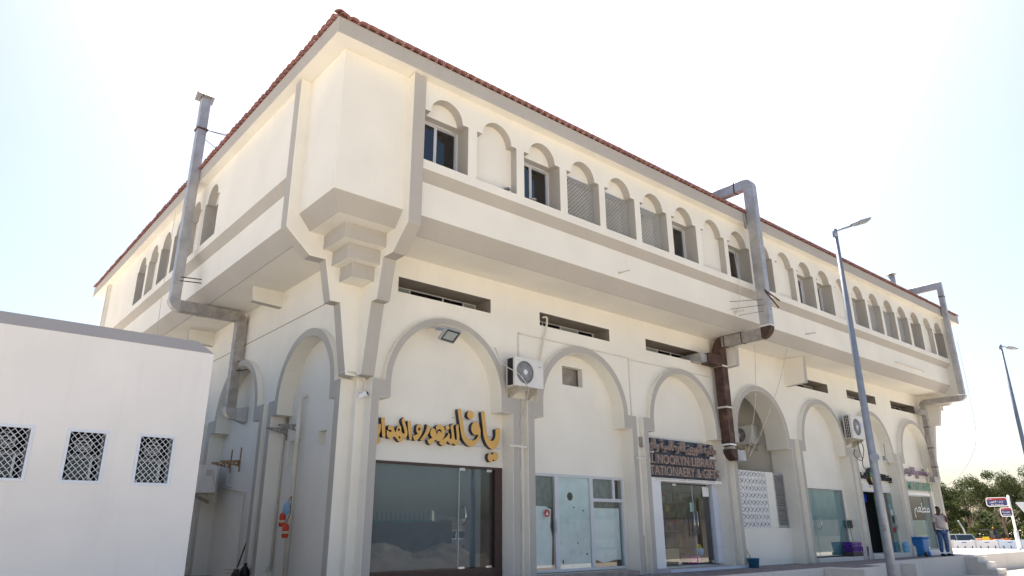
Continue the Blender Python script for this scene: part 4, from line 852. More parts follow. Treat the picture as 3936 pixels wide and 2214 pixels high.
a4,_=ac_unit(-.33,7.02,1.98,.85,.68,.42,'outdoor air conditioner on the left facade half hidden by the annex wall',4,rot=R(-90),wallgap=.10)
# the pipes on its service side
m=MB(); m.tube([(-.25,6.78,2.55),(-.24,6.70,2.35),(-.18,6.72,2.2),(-.13,6.65,2.10)],.012,6); m.tube([(-.12,6.79,2.7),(.0,6.7,2.75),(.08,6.6,2.5),(.06,6.6,2.2),(.15,6.5,2.12)],.022,6); m.box(-.4,-.27,6.795,6.803,2.4,2.55); m.build('refrigerant_pipe',CABLE,a4)
# empty brackets on the left wall
def hangers(y0,y1,z,label,mt,L=.45,up=.5):
    t=thing('wall_bracket',(INF,(y0+y1)/2,z),label,'bracket')
    for y in (y0,y1):
        m=MB(); m.plate([(INF,z),(INF-L,z+.10),(INF-L,z+.13),(INF,z+.17)],[circ(INF-.10,z+.085,.028,.028,8),circ(INF-.2,z+.09,.022,.022,8),circ(INF-.28,z+.10,.018,.018,8)],lambda a,b,d:(a,d,b),y-.015,y+.015); m.build('arm',mt,t)
        m=MB(); m.box(INF-.02,INF+.003,y-.022,y+.022,z-.12,z+up); m.build('upright',mt,t)
hangers(3.44,2.80,3.12,'pair of grey steel air conditioner brackets left empty under the near left arch',mat('dirty_steel',(.30,.29,.27),.6,.3,.3,20),.5,.5)
hangers(6.82,6.18,2.60,'pair of rusty steel brackets left empty above the left air conditioner',mat('orange_rust',(.33,.20,.10),.8,.1,.3,20,0,1,(.6,.55,.45),.6,12),.5,.48)
# floodlight
fl=thing('floodlight',(1.85,-.3,5.0),'square grey LED floodlight hanging under the crown of the first arch','floodlight')
M=Matrix.Translation((1.86,-.50,4.92))@Matrix.Rotation(R(12),4,'Z')@Matrix.Rotation(R(48),4,'X')
def tb(m,M,*a,**k):
    bmesh.ops.transform(m.bm,matrix=M,verts=m.bm.verts); return m.build(*a,**k)
m=MB(); m.plate(rect(-.22,.22,-.16,.16),[rect(-.19,.19,-.13,.13)],FY,-.03,.05); m.box(-.19,.19,.02,.05,-.13,.13); tb(m,M,'housing',ALUD,fl,bevel=.008)
m=MB(); m.plate(rect(-.19,.19,-.13,.13),[rect(-.165,.165,-.105,.105)],FY,-.028,.0); tb(m,M,'black_rim',BLACK,fl)
m=MB(); m.box(-.165,.165,-.018,-.010,-.105,.105); tb(m,M,'lens',mat('lamp_lens',(.38,.43,.42),.15),fl)
m=MB(); m.tube([(1.74,-.18,5.12),(1.74,-.42,5.05)],.015,6); m.tube([(1.98,-.18,5.12),(1.98,-.42,5.05)],.015,6); m.box(1.70,2.02,-.19,-.18,5.08,5.16); m.build('yoke',ALUD,fl)
# CCTV camera
cc=thing('security_camera',(.05,-.1,3.5),'small white bullet security camera on the corner pier','camera')
M=Matrix.Translation((.10,-.12,3.50))@Matrix.Rotation(R(35),4,'Z')@Matrix.Rotation(R(-20),4,'X')
m=MB(); m.box(-.045,.045,-.12,.06,-.045,.045); tb(m,M,'housing',WHITE,cc,bevel=.012)
m=MB(); m.box(-.036,.036,-.126,-.118,-.036,.036); tb(m,M,'lens',BLACK,cc)
m=MB(); m.tube([(.10,-.08,3.54),(.12,.02,3.58),(.13,.08,3.58)],.014,6); m.build('arm',WHITE,cc)
m=MB(); m.tube([(-.24,.26,3.93),(-.24,.02,3.95),(-.05,-.02,3.95),(.02,-.02,3.90),(.16,-.05,3.80),(.15,-.03,3.62)],.014,6); m.build('cable',CABLE,cc)
# --- trunking, pipes, cables
m=MB()
for a,b,c,d in ((4.15,7.10,5.445,5.475),(7.12,8.13,5.44,5.47),(8.13,11.9,5.405,5.435)): m.box(a,b,WALL-.022,WALL-.001,c,d)
m.box(4.14,4.18,WALL-.022,WALL-.001,4.75,5.475); m.box(8.10,8.135,WALL-.02,WALL-.001,3.9,5.41)
m.build('cable_trunking',PVC,B)
def cable(path,r,label,mt=None,name='cable',group=None):
    # smooth the path a little
    P=[Vector(p) for p in path]; Q=[]
    for i in range(len(P)-1):
        a=P[max(i-1,0)];b=P[i];c=P[i+1];d=P[min(i+2,len(P)-1)]
        for k in range(5):
            t=k/5; Q.append(.5*((2*b)+(-a+c)*t+(2*a-5*b+4*c-d)*t*t+(-a+3*b-3*c+d)*t**3))
    Q.append(P[-1]); m=MB(); m.tube(Q,r,5); return tag(m.build(name,mt or CABLE),label,'cable',group)
cable([(5.0,-.0,6.02),(5.05,-.10,6.0),(5.02,-.12,5.8),(4.95,-.1,5.5),(4.85,-.1,5.1),(4.72,-.15,4.78)],.026,'pale insulated pipe from the second slot window down to the first air conditioner',PVC)
cable([(3.33,-.2,4.95),(3.5,-.25,4.6),(3.75,-.52,4.35),(4.0,-.53,4.1),(4.12,-.4,3.95),(4.16,-.1,3.4),(4.10,-.06,2.9),(4.18,-.06,2.5),(4.22,-.06,1.5),(4.2,-.06,.0)],.012,'white cable looping down beside the first air conditioner to the ground')
m=MB(); m.tube([(4.2,-.07,3.9),(4.2,-.07,0)],.016,6); m.tube([(4.25,-.07,3.9),(4.25,-.07,2.9)],.014,6); m.build('conduit',PVC,B)
m=MB(); m.box(3.72,4.25,-.21,-.18,2.78,2.83); m.box(8.0,8.38,-.21,-.18,2.77,2.81); m.build('cable_clip',PVC,B)
m=MB(); m.tube([(8.24,-.06,.0),(8.24,-.06,1.3)],.02,6); m.tube([(8.30,-.06,.0),(8.30,-.06,.9)],.02,6); m.build('conduit',PVC,B)
cable([(12.5,-1.3,6.3),(12.75,-1.0,4.9),(12.95,-.6,3.8),(12.98,-.4,3.25)],.010,'thin white cable hanging from the big duct to its outlet, left one',group=None)
cable([(13.2,-2.0,6.3),(13.45,-1.4,5.2),(13.35,-.8,4.0),(13.0,-.4,3.1)],.010,'thin white cable curving from the soffit to the duct outlet, right one')
cable([(11.4,W1-.05,8.9),(11.45,W1-.05,7.5),(11.3,-1.3,6.7)],.008,'thin cable hanging down the upper wall beside the big duct')
cable([(27.9,-2.1,8.8),(27.95,-2.1,6.5),(28.2,-1.9,4.5),(27.9,-1.2,3.2),(27.7,-.5,2.7)],.008,'thin cable hanging beside the far slim duct')
cable([(-1.7,8.5,10.2),(-1.66,8.7,8.5),(-1.6,8.9,7),(-1.5,9.0,5)],.008,'thin cable hanging down the left facade behind the annex')
for k,(x0,pp) in enumerate([(20.4,[(20.5,-.35,4.1),(20.7,-.3,3.7),(20.9,-.25,3.5),(21.0,-.2,3.2),(21.7,-.1,3.05),(22.0,-.02,3.2)]),(20.3,[(20.7,-.4,4.1),(20.8,-.4,3.8),(20.6,-.35,3.4),(20.4,-.2,3.6),(20.5,-.2,3.8)])]):
    cable(pp,.014,('black cable running from the grocery air conditioner to the round logo' if k==0 else 'loose black cable loop under the grocery air conditioner'),CABLEB)
for x,z,l in ((6.3,7.10,.26),(11.35,7.06,.20),(12.75,7.12,.35),(15.55,7.12,.40)):
    m=MB(); m.tube([(x,W2+.02,z),(x+.02,W2-.32,z-.02)],.022,8); m.tube([(x+.02,W2-.32,z-.02),(x+.021,W2-.325,z-.02)],.017,8,1); m.build('drain_spout',[PVC,BLACK],B)
m=MB(); m.tube([(22.45,W2-.03,7.12),(25.2,W2-.03,7.42)],.03,6) if False else m.box(22.5,25.3,W2-.05,W2-.001,7.16,7.20); m.build('cable_trunking',PVC,B)
# left wall pipes
m=MB(); m.tube([(.06,2.56,-.05),(.06,2.56,3.83),(.12,2.56,3.88),(.25,2.56,3.9)],.052,12); tag(m.build('drain_pipe',PVC),'thick cream drain pipe on the left facade under the near arch','pipe')
m=MB(); m.tube([(.16,3.54,.25),(.16,3.54,4.55)],.022,8); m.tube([(.17,3.62,.3),(.17,3.62,2.9)],.014,6); m.build('conduit',PVC,B)
m=MB(); m.tube([(.16,7.1,2.13),(.16,6.3,2.05),(.16,5.57,1.95),(.16,5.5,.2)],.018,6); m.tube([(.10,3.5,.25),(-.1,4.0,.22),(-.1,5.4,.15)],.022,6); m.tube([(.10,3.5,.33),(-.15,4.0,.30),(-.15,5.4,.24)],.022,6); m.build('conduit',PVC,B)
# red bottles hanging by the pipe
for k,(y,z,l) in enumerate(((2.66,1.27,'upper red bottle hanging on a strap beside the drain pipe'),(2.46,1.05,'lower red bottle hanging on a strap beside the drain pipe'))):
    t=thing('hanging_bottle',(-.05,y,z),l,'bottle')
    m=MB(); m.lathe([(0,-.13),(.06,-.13),(.068,-.09),(.068,.09),(.05,.13),(.03,.15),(0,.15)],(-.06,y,z),12); m.build('body',mat('red_plastic',(.55,.06,.02),.35),t)
    m=MB(); m.tube([(-.06,y,z+.15),(.0,y-.03,z+.35),(.02,2.5,1.74)],.008,5); m.build('strap',mat('brown_cord',(.12,.07,.04),.9),t)
    m=MB(); m.lathe([(.069,-.05),(.0695,.0)],(-.06,y,z),12); m.build('label',mat('pale_label',(.6,.5,.35),.7),t)
m=MB(); m.lathe([(0,-.16),(.05,-.14),(.085,-.05),(.075,.05),(.02,.12),(0,.13)],(-.02,2.58,1.52),10); tag(m.build('plastic_bag',mat('blue_bag',(.25,.42,.62),.35,0,.3,20)),'blue plastic bag hung above the red bottles','bag')
sv_=thing('shovel',(-.1,4.6,.1),'long handled shovel leaning against the left facade between the arches','shovel')
m=MB(); m.tube([(-.06,4.37,1.0),(-.16,4.62,.28)],.017,6); m.build('handle',mat('dark_wood',(.07,.05,.04),.8),sv_)
m=MB(); m.prism([(-.14,4.55,.28),(-.18,4.72,.26),(-.24,4.82,.06),(-.18,4.68,.0),(-.12,4.55,.05)],(.01,0,0)); m.build('blade',mat('blade',(.08,.07,.07),.5,.5),sv_)
m=MB(); m.lathe([(0,0),(.10,.0),(.12,.10),(.09,.22),(.03,.27),(.05,.32),(0,.32)],(-.20,4.05,.08),10); tag(m.build('rubbish_bag',mat('black_bag',(.012,.012,.014),.3)),'black rubbish bag on the ground beside the shovel','bag')
# --- pigeons on the window sills
def pigeon(x,y,z,rot,label):
    t=thing('pigeon',(x,y,z),label,'pigeon','pigeons on the upper window sills'); M=Matrix.Translation((x,y,z))@Matrix.Rotation(rot,4,'Z')
    P=[(-.17,.045),(-.12,.06),(-.05,.075),(.02,.09),(.07,.12),(.095,.155),(.12,.165),(.135,.16)]; Rr=[.012,.028,.05,.055,.045,.026,.024,.008]
    m=MB(); m.tube([M@Vector((a,0,b)) for a,b in P],Rr,10); m.build('body',mat('pigeon_grey',(.16,.17,.19),.7,0,.25,30),t,smooth=True)
    m=MB(); 
    for s in (1,-1): m.tube([M@Vector((.03,s*.045,.10)),M@Vector((-.05,s*.055,.085)),M@Vector((-.16,s*.02,.055))],[.018,.028,.006],6)
    m.build('wing',mat('wing_pale',(.33,.34,.36),.7,0,.5,60),t,smooth=True)
    m=MB(); m.tube([M@Vector((.135,0,.16)),M@Vector((.16,0,.153))],[.006,.001],5); m.build('beak',BLACK,t)
    m=MB()
    for s in (1,-1): m.tube([M@Vector((.01,s*.02,.05)),M@Vector((.015,s*.02,0))],.005,5); 
    m.build('legs',mat('pigeon_leg',(.3,.08,.06),.7),t)
pigeon(2.62,-1.48,8.10,R(60),'grey pigeon with head turned on the sill of the blind second niche')
pigeon(3.42,-1.46,8.10,R(20),'speckled pigeon on the sill of the third upper window')
# =========================================================================== ANNEX
AX=thing('annex_building',(-5,2,-.6),'low pale rendered annex building with three mesh covered windows','building')
YA_=-.5; wins=[(-3.77,-3.247),(-4.69,-4.17),(-5.615,-5.096),(-6.53,-6.01)]
m=MB(); m.plate(rect(-13,-2.85,-.7,3.80),[rect(a,b,1.70,2.435) for a,b in wins],FY,YA_,YA_+.2); m.box(-2.9,-2.85+.0,YA_+.2,15,-.7,3.8); m.box(-13,-12.8,YA_+.2,15,-.7,3.8); m.box(-13,-2.85,14.8,15,-.7,3.8); m.box(-12.8,-2.95,YA_+.2,14.8,3.55,3.7); m.build('wall',WHITEP,AX,bevel=.006)
m=MB(); m.box(-12,-2.95,.8,.9,-.7,3.5); m.build('room_wall',DARK,AX)
CAPM=plaster('coping_grey',(.40,.38,.375),.1)
m=MB(); v=[m.bm.verts.new(p) for p in ((-13,YA_-.004,3.795),(-2.845,YA_-.004,3.795),(-2.845,15,3.795),(-13,15,3.795),(-13,YA_+.075,3.985),(-3.10,YA_+.075,3.985),(-3.10,14.8,3.985),(-13,14.8,3.985))]
for f in ((0,1,5,4),(1,2,6,5),(2,3,7,6),(3,0,4,7),(4,5,6,7),(3,2,1,0)): m.bm.faces.new([v[i] for i in f])
m.build('coping',CAPM,AX)
for k,(a,b) in enumerate(wins):
    fr=MB(); fr.plate(rect(a-.004,b+.004,1.695,2.438),[rect(a+.035,b-.035,1.735,2.40)],FY,YA_-.012,YA_+.02); fo=fr.build('window',mat('white_frame',(.72,.76,.82),.4),AX)
    me=MB(); st=.083; z0,z1=1.735,2.40; xl,xr=a+.035,b-.035; asp=1.0
    for i in range(-12,18):
        for sgn in (1,-1):
            xa=(xl if sgn>0 else xr)+sgn*i*st; pts=[]
            n=16; seg=[]
            for q in range(n*2+1):
                t=q/(n*2); z=z0+(z1-z0)*t; x=xa+sgn*(z-z0)*.92
                # hexagonal sway like expanded mesh
                x+=.0025*math.sin((z-z0)/(st/.92)*2*math.pi+ (0 if sgn>0 else math.pi)+i*math.pi)
                if xl<=x<=xr: seg.append((x,YA_+.004+.004*sgn,z))
            if len(seg)>1: me.tube(seg,.0042,5,caps=False)
    tag(me.build('grille_mesh',mat('mesh_white',(.74,.77,.80),.45),fo),kind='stuff')
    w_=MB(); w_.plate(rect(a,b,1.70,2.435),[rect(a+.03,b-.05,2.09,2.42),rect(a+.03,b-.05,1.73,2.04)],FY,YA_+.13,YA_+.16); w_.build('inner_frame',mat('inner_frame_grey',(.2,.2,.21),.5),fo)
    w_=MB(); w_.box(a+.09,b-.16,YA_+.14,YA_+.165,1.76,2.03); w_.box(b-.16,b-.13,YA_+.12,YA_+.16,1.75,2.04,1); w_.build('pane',[DARKGL,ALUD],fo)
    w_=MB(); cx=(a+b)/2-.02; w_.plate(circ(cx,2.24,.115,.115,20),[circ(cx,2.24,.10,.10,20)],FY,YA_+.10,YA_+.14); w_.plate(circ(cx,2.24,.065,.065,20),[circ(cx,2.24,.05,.05,20)],FY,YA_+.10,YA_+.14)
    for q in range(4): w_.box(cx-.1,cx+.1,YA_+.12,YA_+.13,2.165+.04*q,2.178+.04*q)
    w_.build('extractor_fan',mat('fan_plastic',(.30,.31,.32),.5),fo)
# =========================================================================== STREET THINGS
PG_=mat('pole_grey',(.24,.27,.32),.45,.35,.1,8,.1,60)
def lamp(x,y,zt,label,az,arm=.75,sc_=1.0,dish=False):
    t=thing('street_lamp',(x,y,-.65),label,'street lamp')
    m=MB(); m.tube([(x,y,-.65),(x,y,2.4),(x,y,zt-.14)],[.098,.078,.05],8); m.build('pole',PG_,t)
    m=MB(); m.tube([(x,y,zt-.16),(x,y,zt+.02)],.052,10); dx,dy=math.cos(az),math.sin(az)
    m.tube([(x,y,zt-.02),(x+dx*arm*.5,y+dy*arm*.5,zt+.10)],.022,8); m.build('arm',PG_,t)
    m=MB(); c=Vector((x+dx*arm*.48,y+dy*arm*.48,zt+.095)); e=Vector((x+dx*arm*1.05,y+dy*arm*1.05,zt+.22)); s=Vector((-dy,dx,0))
    u=Vector((0,0,1)); P=[c+s*.03-u*.02,c+s*.03+u*.03,e+s*.11+u*.015,e+s*.11-u*.035]; 
    A=[c+s*.04,c+(e-c)*.35+s*.12,e+s*.11,e-s*.11,c+(e-c)*.35-s*.12,c-s*.04]
    m.prism([tuple(p) for p in A],(0,0,.05)); m.build('lamp_head',PG_,t,bevel=.012)
    m=MB(); A2=[c+(e-c)*.42+s*.085,e-(e-c)*.08+s*.085,e-(e-c)*.08-s*.085,c+(e-c)*.42-s*.085]; m.prism([tuple(p-u*.008) for p in A2],(0,0,.006)); m.build('lens',mat('lamp_glass',(.3,.32,.32),.2),t)
    return t
l1=lamp(7.955,-6.125,7.13,'grey street lamp in front of the facade with a round plate clamped on its pole',math.atan2(-.43,.50),.75)
x,y,z=7.955,-6.125,2.33; dd=Vector((-6.465-x,-12.237-y,0)).normalized(); ss=Vector((-dd.y,dd.x,0))
M=Matrix.Translation(Vector((x,y,z))+dd*.11+ss*.03)@Matrix(((ss.x,-dd.x,0,0),(ss.y,-dd.y,0,0),(0,0,1,0),(0,0,0,1)))
m=MB(); m.plate(circ(0,0,.085,.085,24),[],FY,-.01,.01); tb(m,M,'round_plate',PG_,l1)
m=MB(); m.tube([M@Vector((-.10,.1,.25)),M@Vector((-.05,.02,.0)),M@Vector((-.07,.05,-.17))],.008,4); m.tube([M@Vector((.20,.2,.26)),M@Vector((.19,.2,.0)),M@Vector((.24,.2,-.16))],.008,4); m.tube([M@Vector((.17,.2,.03)),M@Vector((.17,.2,-.05))],.03,6); m.build('clamp_strap',PG_,l1)
def text_on(body,M,x0,x1,z0,z1,name,mt,parent,off=0,dy=.001):
    o=text_mesh(body,x0,x1,z0,z1,-dy,dy,name,[mt],None,off=off)
    o.data.transform(M)
    if parent is not None: o.parent=parent; o.location=-WL[parent.name]
    WL[o.name]=Vector((0,0,0)); return o
M2=Matrix.Translation(Vector((x,y,1.02))+dd*.092)@Matrix(((ss.x,-dd.x,0,0),(ss.y,-dd.y,0,0),(0,0,1,0),(0,0,0,1)))
text_on('CC',M2,-.03,.03,.035,.075,'stencil',BLACK,l1); text_on('PL',M2,-.02,.03,-.03,.012,'stencil',BLACK,l1)
l2=lamp(23.69,-4.7,7.4,'second grey street lamp farther along the road at the right edge',math.atan2(0.05,1.0),2.2)
# street name sign post
SP=(36.40,-.34,0)
cd=Vector((-6.465-SP[0],-12.237-SP[1],0)).normalized(); sd_=Vector((-cd.y,cd.x,0))   # board runs along sd_
sp=thing('street_sign',SP,'white post with a blue and red bilingual street name board','street sign')
m=MB(); m.tube([(SP[0],SP[1],0),(SP[0],SP[1],.85)],.095,12); m.tube([(SP[0],SP[1],.85),(SP[0],SP[1],2.55)],.058,12); m.lathe([(.058,0),(.04,.03),(0,.045)],(SP[0],SP[1],2.55),12); m.build('post',WHITE,sp)
M=Matrix.Translation((SP[0],SP[1],0))@Matrix(((sd_.x,-cd.x,0,0),(sd_.y,-cd.y,0,0),(0,0,1,0),(0,0,0,1)))
# local x grows to the right of the picture
def octo(x0,x1,z0,z1,c): return [(x0+c,z0),(x1-c,z0),(x1,z0+c),(x1,z1-c),(x1-c,z1),(x0+c,z1),(x0,z1-c),(x0,z0+c)]
NAVY=mat('sign_navy',(.045,.05,.16),.5); RED=mat('sign_red',(.33,.03,.035),.5)
def board(x0,x1,z0,z1,txt,par):
    m=MB(); m.plate(octo(x0,x1,z0,z1,.07),[],FY,-.085,-.05); b_=tb(m,M,'board',WHITE,par)
    m=MB(); m.plate(octo(x0+.035,x1-.035,z0+.035,z1-.035,.055),[],FY,-.090,-.0855); tb(m,M,'blue_panel',NAVY,par)
    m=MB(); m.plate([(x0+.045,z1-.13),(x1-.045,z1-.13),(x1-.045,z1-.085),(x1-.09,z1-.037),(x0+.09,z1-.037),(x0+.045,z1-.085)],[],FY,-.094,-.0905); tb(m,M,'red_band',RED,par)
    for (b,a0,a1,c0,c1) in txt: text_on(b,Matrix.Translation(Vector(M.translation))@M.to_3x3().to_4x4()@Matrix.Translation((0,-.095,0)),a0,a1,c0,c1,'lettering',WHITE,par,off=.006)
board(-.98,-.06,2.05,2.49,[('A 12-1',-.92,-.72,2.385,2.44),(ar('شارع العون'),-.82,-.26,2.195,2.335),("Al 'Oun St",-.79,-.26,2.10,2.175)],sp)
sp2=sp
board(-.47,.05,1.56,2.0,[('13',-.38,-.30,1.905,1.95),(ar('ناردية'),-.38,-.08,1.72,1.83),('Naridi 8',-.36,-.06,1.63,1.68)],sp)
yp=thing('road_sign',(37.6,-1.0,0),'back of a triangular give way sign on a grey post','road sign')
P2=Vector((36.95,-.85,0)); M3=Matrix.Translation(P2)@M.to_3x3().to_4x4()
m=MB(); m.tube([P2,P2+Vector((0,0,2.2))],.05,10); m.build('post',ALUD,yp)
m=MB(); m.plate([(-.40,2.22),(-.36,2.25),(.36,2.25),(.40,2.22),(.03,1.58),(-.03,1.58)],[],FY,-.07,-.055); tb(m,M3,'plate',mat('sign_back',(.5,.53,.58),.5),yp)
m=MB(); m.tube([M3@Vector((-.06,-.06,1.95)),M3@Vector((.06,-.06,1.95))],.02,6); m.build('clamp',ALUD,yp)
# =========================================================================== BARRIERS, DIGGER, CAR, TREES
BA,BBp=Vector((51.83,8.02,-.66)),Vector((55.4,4.95,-.66)); bd=(BBp-BA).normalized(); bn=Vector((-bd.y,bd.x,0)); bl=(BBp-BA).length/2.9
BW=mat('barrier_white',(.70,.71,.74),.5,0,.06,1,0,1,(.5,.5,.5),.4,2); BBl=mat('barrier_bluish',(.55,.65,.78),.5,0,.06,1)
blab=['white plastic road barrier behind the standing man','white plastic road barrier second from the standing man','bluish plastic road barrier in front of the orange digger','bluish plastic road barrier left of the street sign post','white plastic road barrier right of the street sign post','white plastic road barrier farthest right past the sign','white plastic road barrier hidden partly by the building corner']
def barrier(c,mt,label,lg):
    t=thing('road_barrier',tuple(c),label,'barrier','plastic barriers lined up beyond the terrace')
    Mb=Matrix.Translation(c)@Matrix(((bd.x,bn.x,0,0),(bd.y,bn.y,0,0),(0,0,1,0),(0,0,0,1)))
    m=MB(); pr=[(-.26,0),(-.26,.16),(-.14,.36),(-.10,.85),(.10,.85),(.14,.36),(.26,.16),(.26,0)]
    m.prism([(-bl/2+.02,y,z) for y,z in pr],(bl-.04,0,0)); tb(m,Mb,'body',mt,t,bevel=.03)
    m=MB(); 
    for x in (-.32,0,.32): m.prism([(x*bl-.045,-.19,.22),(x*bl+.045,-.19,.22),(x*bl+.035,-.13,.50),(x*bl-.035,-.13,.50)],(0,.02,0))
    tb(m,Mb,'fork_slot',mat('slot_dark',(.10,.07,.07),.8),t)
    m=MB(); m.box(-.16,.16,-.125,-.10,.70,.745); tb(m,Mb,'label_strip',mat('blue_strip',(.06,.10,.35),.6),t)
    m=MB(); m.box(-bl/2+.02,-bl/2+.22,-.07,.07,.85,.90); m.box(bl/2-.22,bl/2-.02,-.07,.07,.85,.90); tb(m,Mb,'top_lug',mt,t)
for k in range(7):
    kk=(k if k<6 else -1); barrier(BA+bd*(bl*(kk+.5)),BBl if k in (2,3) else BW,blab[k],0)
# orange digger
dg=thing('loader',(59,7.6,-.66),'orange site loader with dark glazed cab and beacon behind the barriers','loader')
fx_=Vector((.73,-.68,0)).normalized(); fy_=Vector((.68,.73,0)).normalized()
Md=Matrix.Translation((58.9,7.6,-.66))@Matrix(((fx_.x,fy_.x,0,0),(fx_.y,fy_.y,0,0),(0,0,1,0),(0,0,0,1)))
OR=mat('digger_orange',(.55,.16,.03),.5,0,.1)
m=MB(); m.box(-1.05,1.1,-.6,.6,.35,.93); tb(m,Md,'body',OR,dg,bevel=.05)
m=MB(); m.box(-1.05,-.55,-.63,-.61,.78,1.06); tb(m,Md,'reflector_strip',mat('yellow_reflect',(.7,.5,.03),.5),dg)
m=MB()
for x in (-.38,.60):
    for y in (-.5,.5): m.box(x-.03,x+.03,y-.03,y+.03,.93,1.55)
m.box(-.42,.65,-.55,.55,1.53,1.60); tb(m,Md,'cab_frame',BLACK,dg,bevel=.01)
m=MB(); m.box(-.36,.0,-.52,-.51,.95,1.5); m.box(.0,.57,.50,.51,.95,1.5); tb(m,Md,'cab_glass',GREENGL,dg)
m=MB(); m.box(-.2,.5,-.35,.35,.93,1.25); tb(m,Md,'seat',BLACK,dg,bevel=.05)
m=MB(); m.tube([Md@Vector((.62,-.5,1.45)),Md@Vector((.95,-.5,.95))],.07,6); m.tube([Md@Vector((.62,.5,1.45)),Md@Vector((.95,.5,.95))],.07,6); m.build('lift_arm',BLACK,dg)
m=MB(); m.lathe([(.07,0),(.07,.1),(0,.14)],(0,0,0),10,0,Md@Matrix.Translation((.25,0,1.60))); m.build('beacon',mat('beacon_orange',(.9,.3,.02),.3),dg)
for x in (-.65,.65):
    for y in (-.6,.6):
        m=MB(); m.lathe([(0,-.12),(.3,-.12),(.36,-.08),(.36,.08),(.3,.12),(0,.12)],(0,0,0),16,0,Md@Matrix.Translation((x,y,.36))@Matrix.Rotation(R(90),4,'X')); m.build('wheel',BLACK,dg)
text_on('CASE',Md@Matrix.Translation((0,-.605,0)),-.25,.55,.72,.88,'lettering',WHITE,dg,off=.02)
# worker in the cab
op=thing('person',tuple(Md@Vector((.3,-.3,.95))),'seated operator in dark clothes inside the orange loader cab','person')
m=MB(); m.lathe([(0,0),(.17,.02),(.19,.2),(.15,.33),(.06,.37),(.06,.40),(.10,.46),(.10,.53),(.05,.60),(0,.61)],(0,0,0),12,0,Md@Matrix.Translation((.3,-.25,.95))); m.build('body',mat('operator_dark',(.06,.06,.10),.8),op)
# parked car behind the barriers
def car(c,ang,label,col,name='parked_car',suv=1.0):
    t=thing(name,c,label,'car'); Mc=Matrix.Translation(c)@Matrix.Rotation(ang,4,'Z')
    body=[(-2.3,.35),(-2.32,.75),(-2.2,1.0),(-1.0,1.06*suv),(-.9,1.08),(1.5,1.12),(2.25,1.02),(2.35,.7),(2.3,.35),(1.75,.33),(1.6,.62),(1.15,.62),(1.0,.33),(-1.0,.33),(-1.15,.62),(-1.6,.62),(-1.75,.33)]
    m=MB(); m.prism([(a,-.88,b) for a,b in body],(0,1.76,0)); tb(m,Mc,'body',col,t,bevel=.05)
    m=MB(); lo=[(-1.15,-.84),(1.95,-.84),(1.95,.84),(-1.15,.84)]; hi=[(-.45,-.68),(1.7,-.68),(1.7,.68),(-.45,.68)]
    a=[m.bm.verts.new((x,y,1.04)) for x,y in lo]; b=[m.bm.verts.new((x,y,1.04+.5*suv)) for x,y in hi]
    m.bm.faces.new(b)
    for i in range(4): m.bm.faces.new((a[i],a[(i+1)%4],b[(i+1)%4],b[i]))
    tb(m,Mc,'windows',mat('car_glass',(.02,.03,.04),.05,0,0,1,0,1,None,0,1,'Object',1.0),t,bevel=.03)
    m=MB(); m.prism([(-.48,-.70,1.04+.5*suv),(1.73,-.70,1.04+.5*suv),(1.73,.70,1.04+.5*suv),(-.48,.70,1.04+.5*suv)],(0,0,.06))
    for x,x2 in ((-1.15,-.47),(.45,.48),(1.95,1.70)):
        for y in (-1,1): m.tube([(x,y*.85,1.05),(x2,y*.69,1.04+.5*suv)],.045,5)
    tb(m,Mc,'roof',col,t,bevel=.02)
    for x in (-1.37,1.37):
        for y in (-.82,.82):
            m=MB(); m.lathe([(0,-.1),(.18,-.1),(.2,-.11),(.34,-.1),(.36,0),(.34,.1),(0,.1)],(0,0,0),20,0,Mc@Matrix.Translation((x,y,.36))@Matrix.Rotation(R(90),4,'X')); wo=m.build('wheel',BLACK,t)
            m=MB(); m.lathe([(0,0),(.19,0),(.2,.012)],(0,0,0),12,0,Mc@Matrix.Translation((x,y+(.105 if y>0 else -.105),.36))@Matrix.Rotation(R(-90 if y>0 else 90),4,'X')); m.build('rim',STEEL,wo)
    for y in (-.65,.65):
        m=MB(); m.box(-2.34,-2.28,y-.15,y+.15,.72,.88); tb(m,Mc,'headlight',mat('headlamp',(.6,.62,.65),.2),t)
        m=MB(); m.box(2.27,2.36,y-.12,y+.12,.75,1.0); tb(m,Mc,'tail_light',mat('tail_red',(.35,.02,.02),.3),t)
    return t
car((56.0,9.9,-.95),R(-43),'car with a blue tinted windscreen parked behind the white barriers',mat('car_silver',(.35,.38,.42),.3,.3),suv=.9)
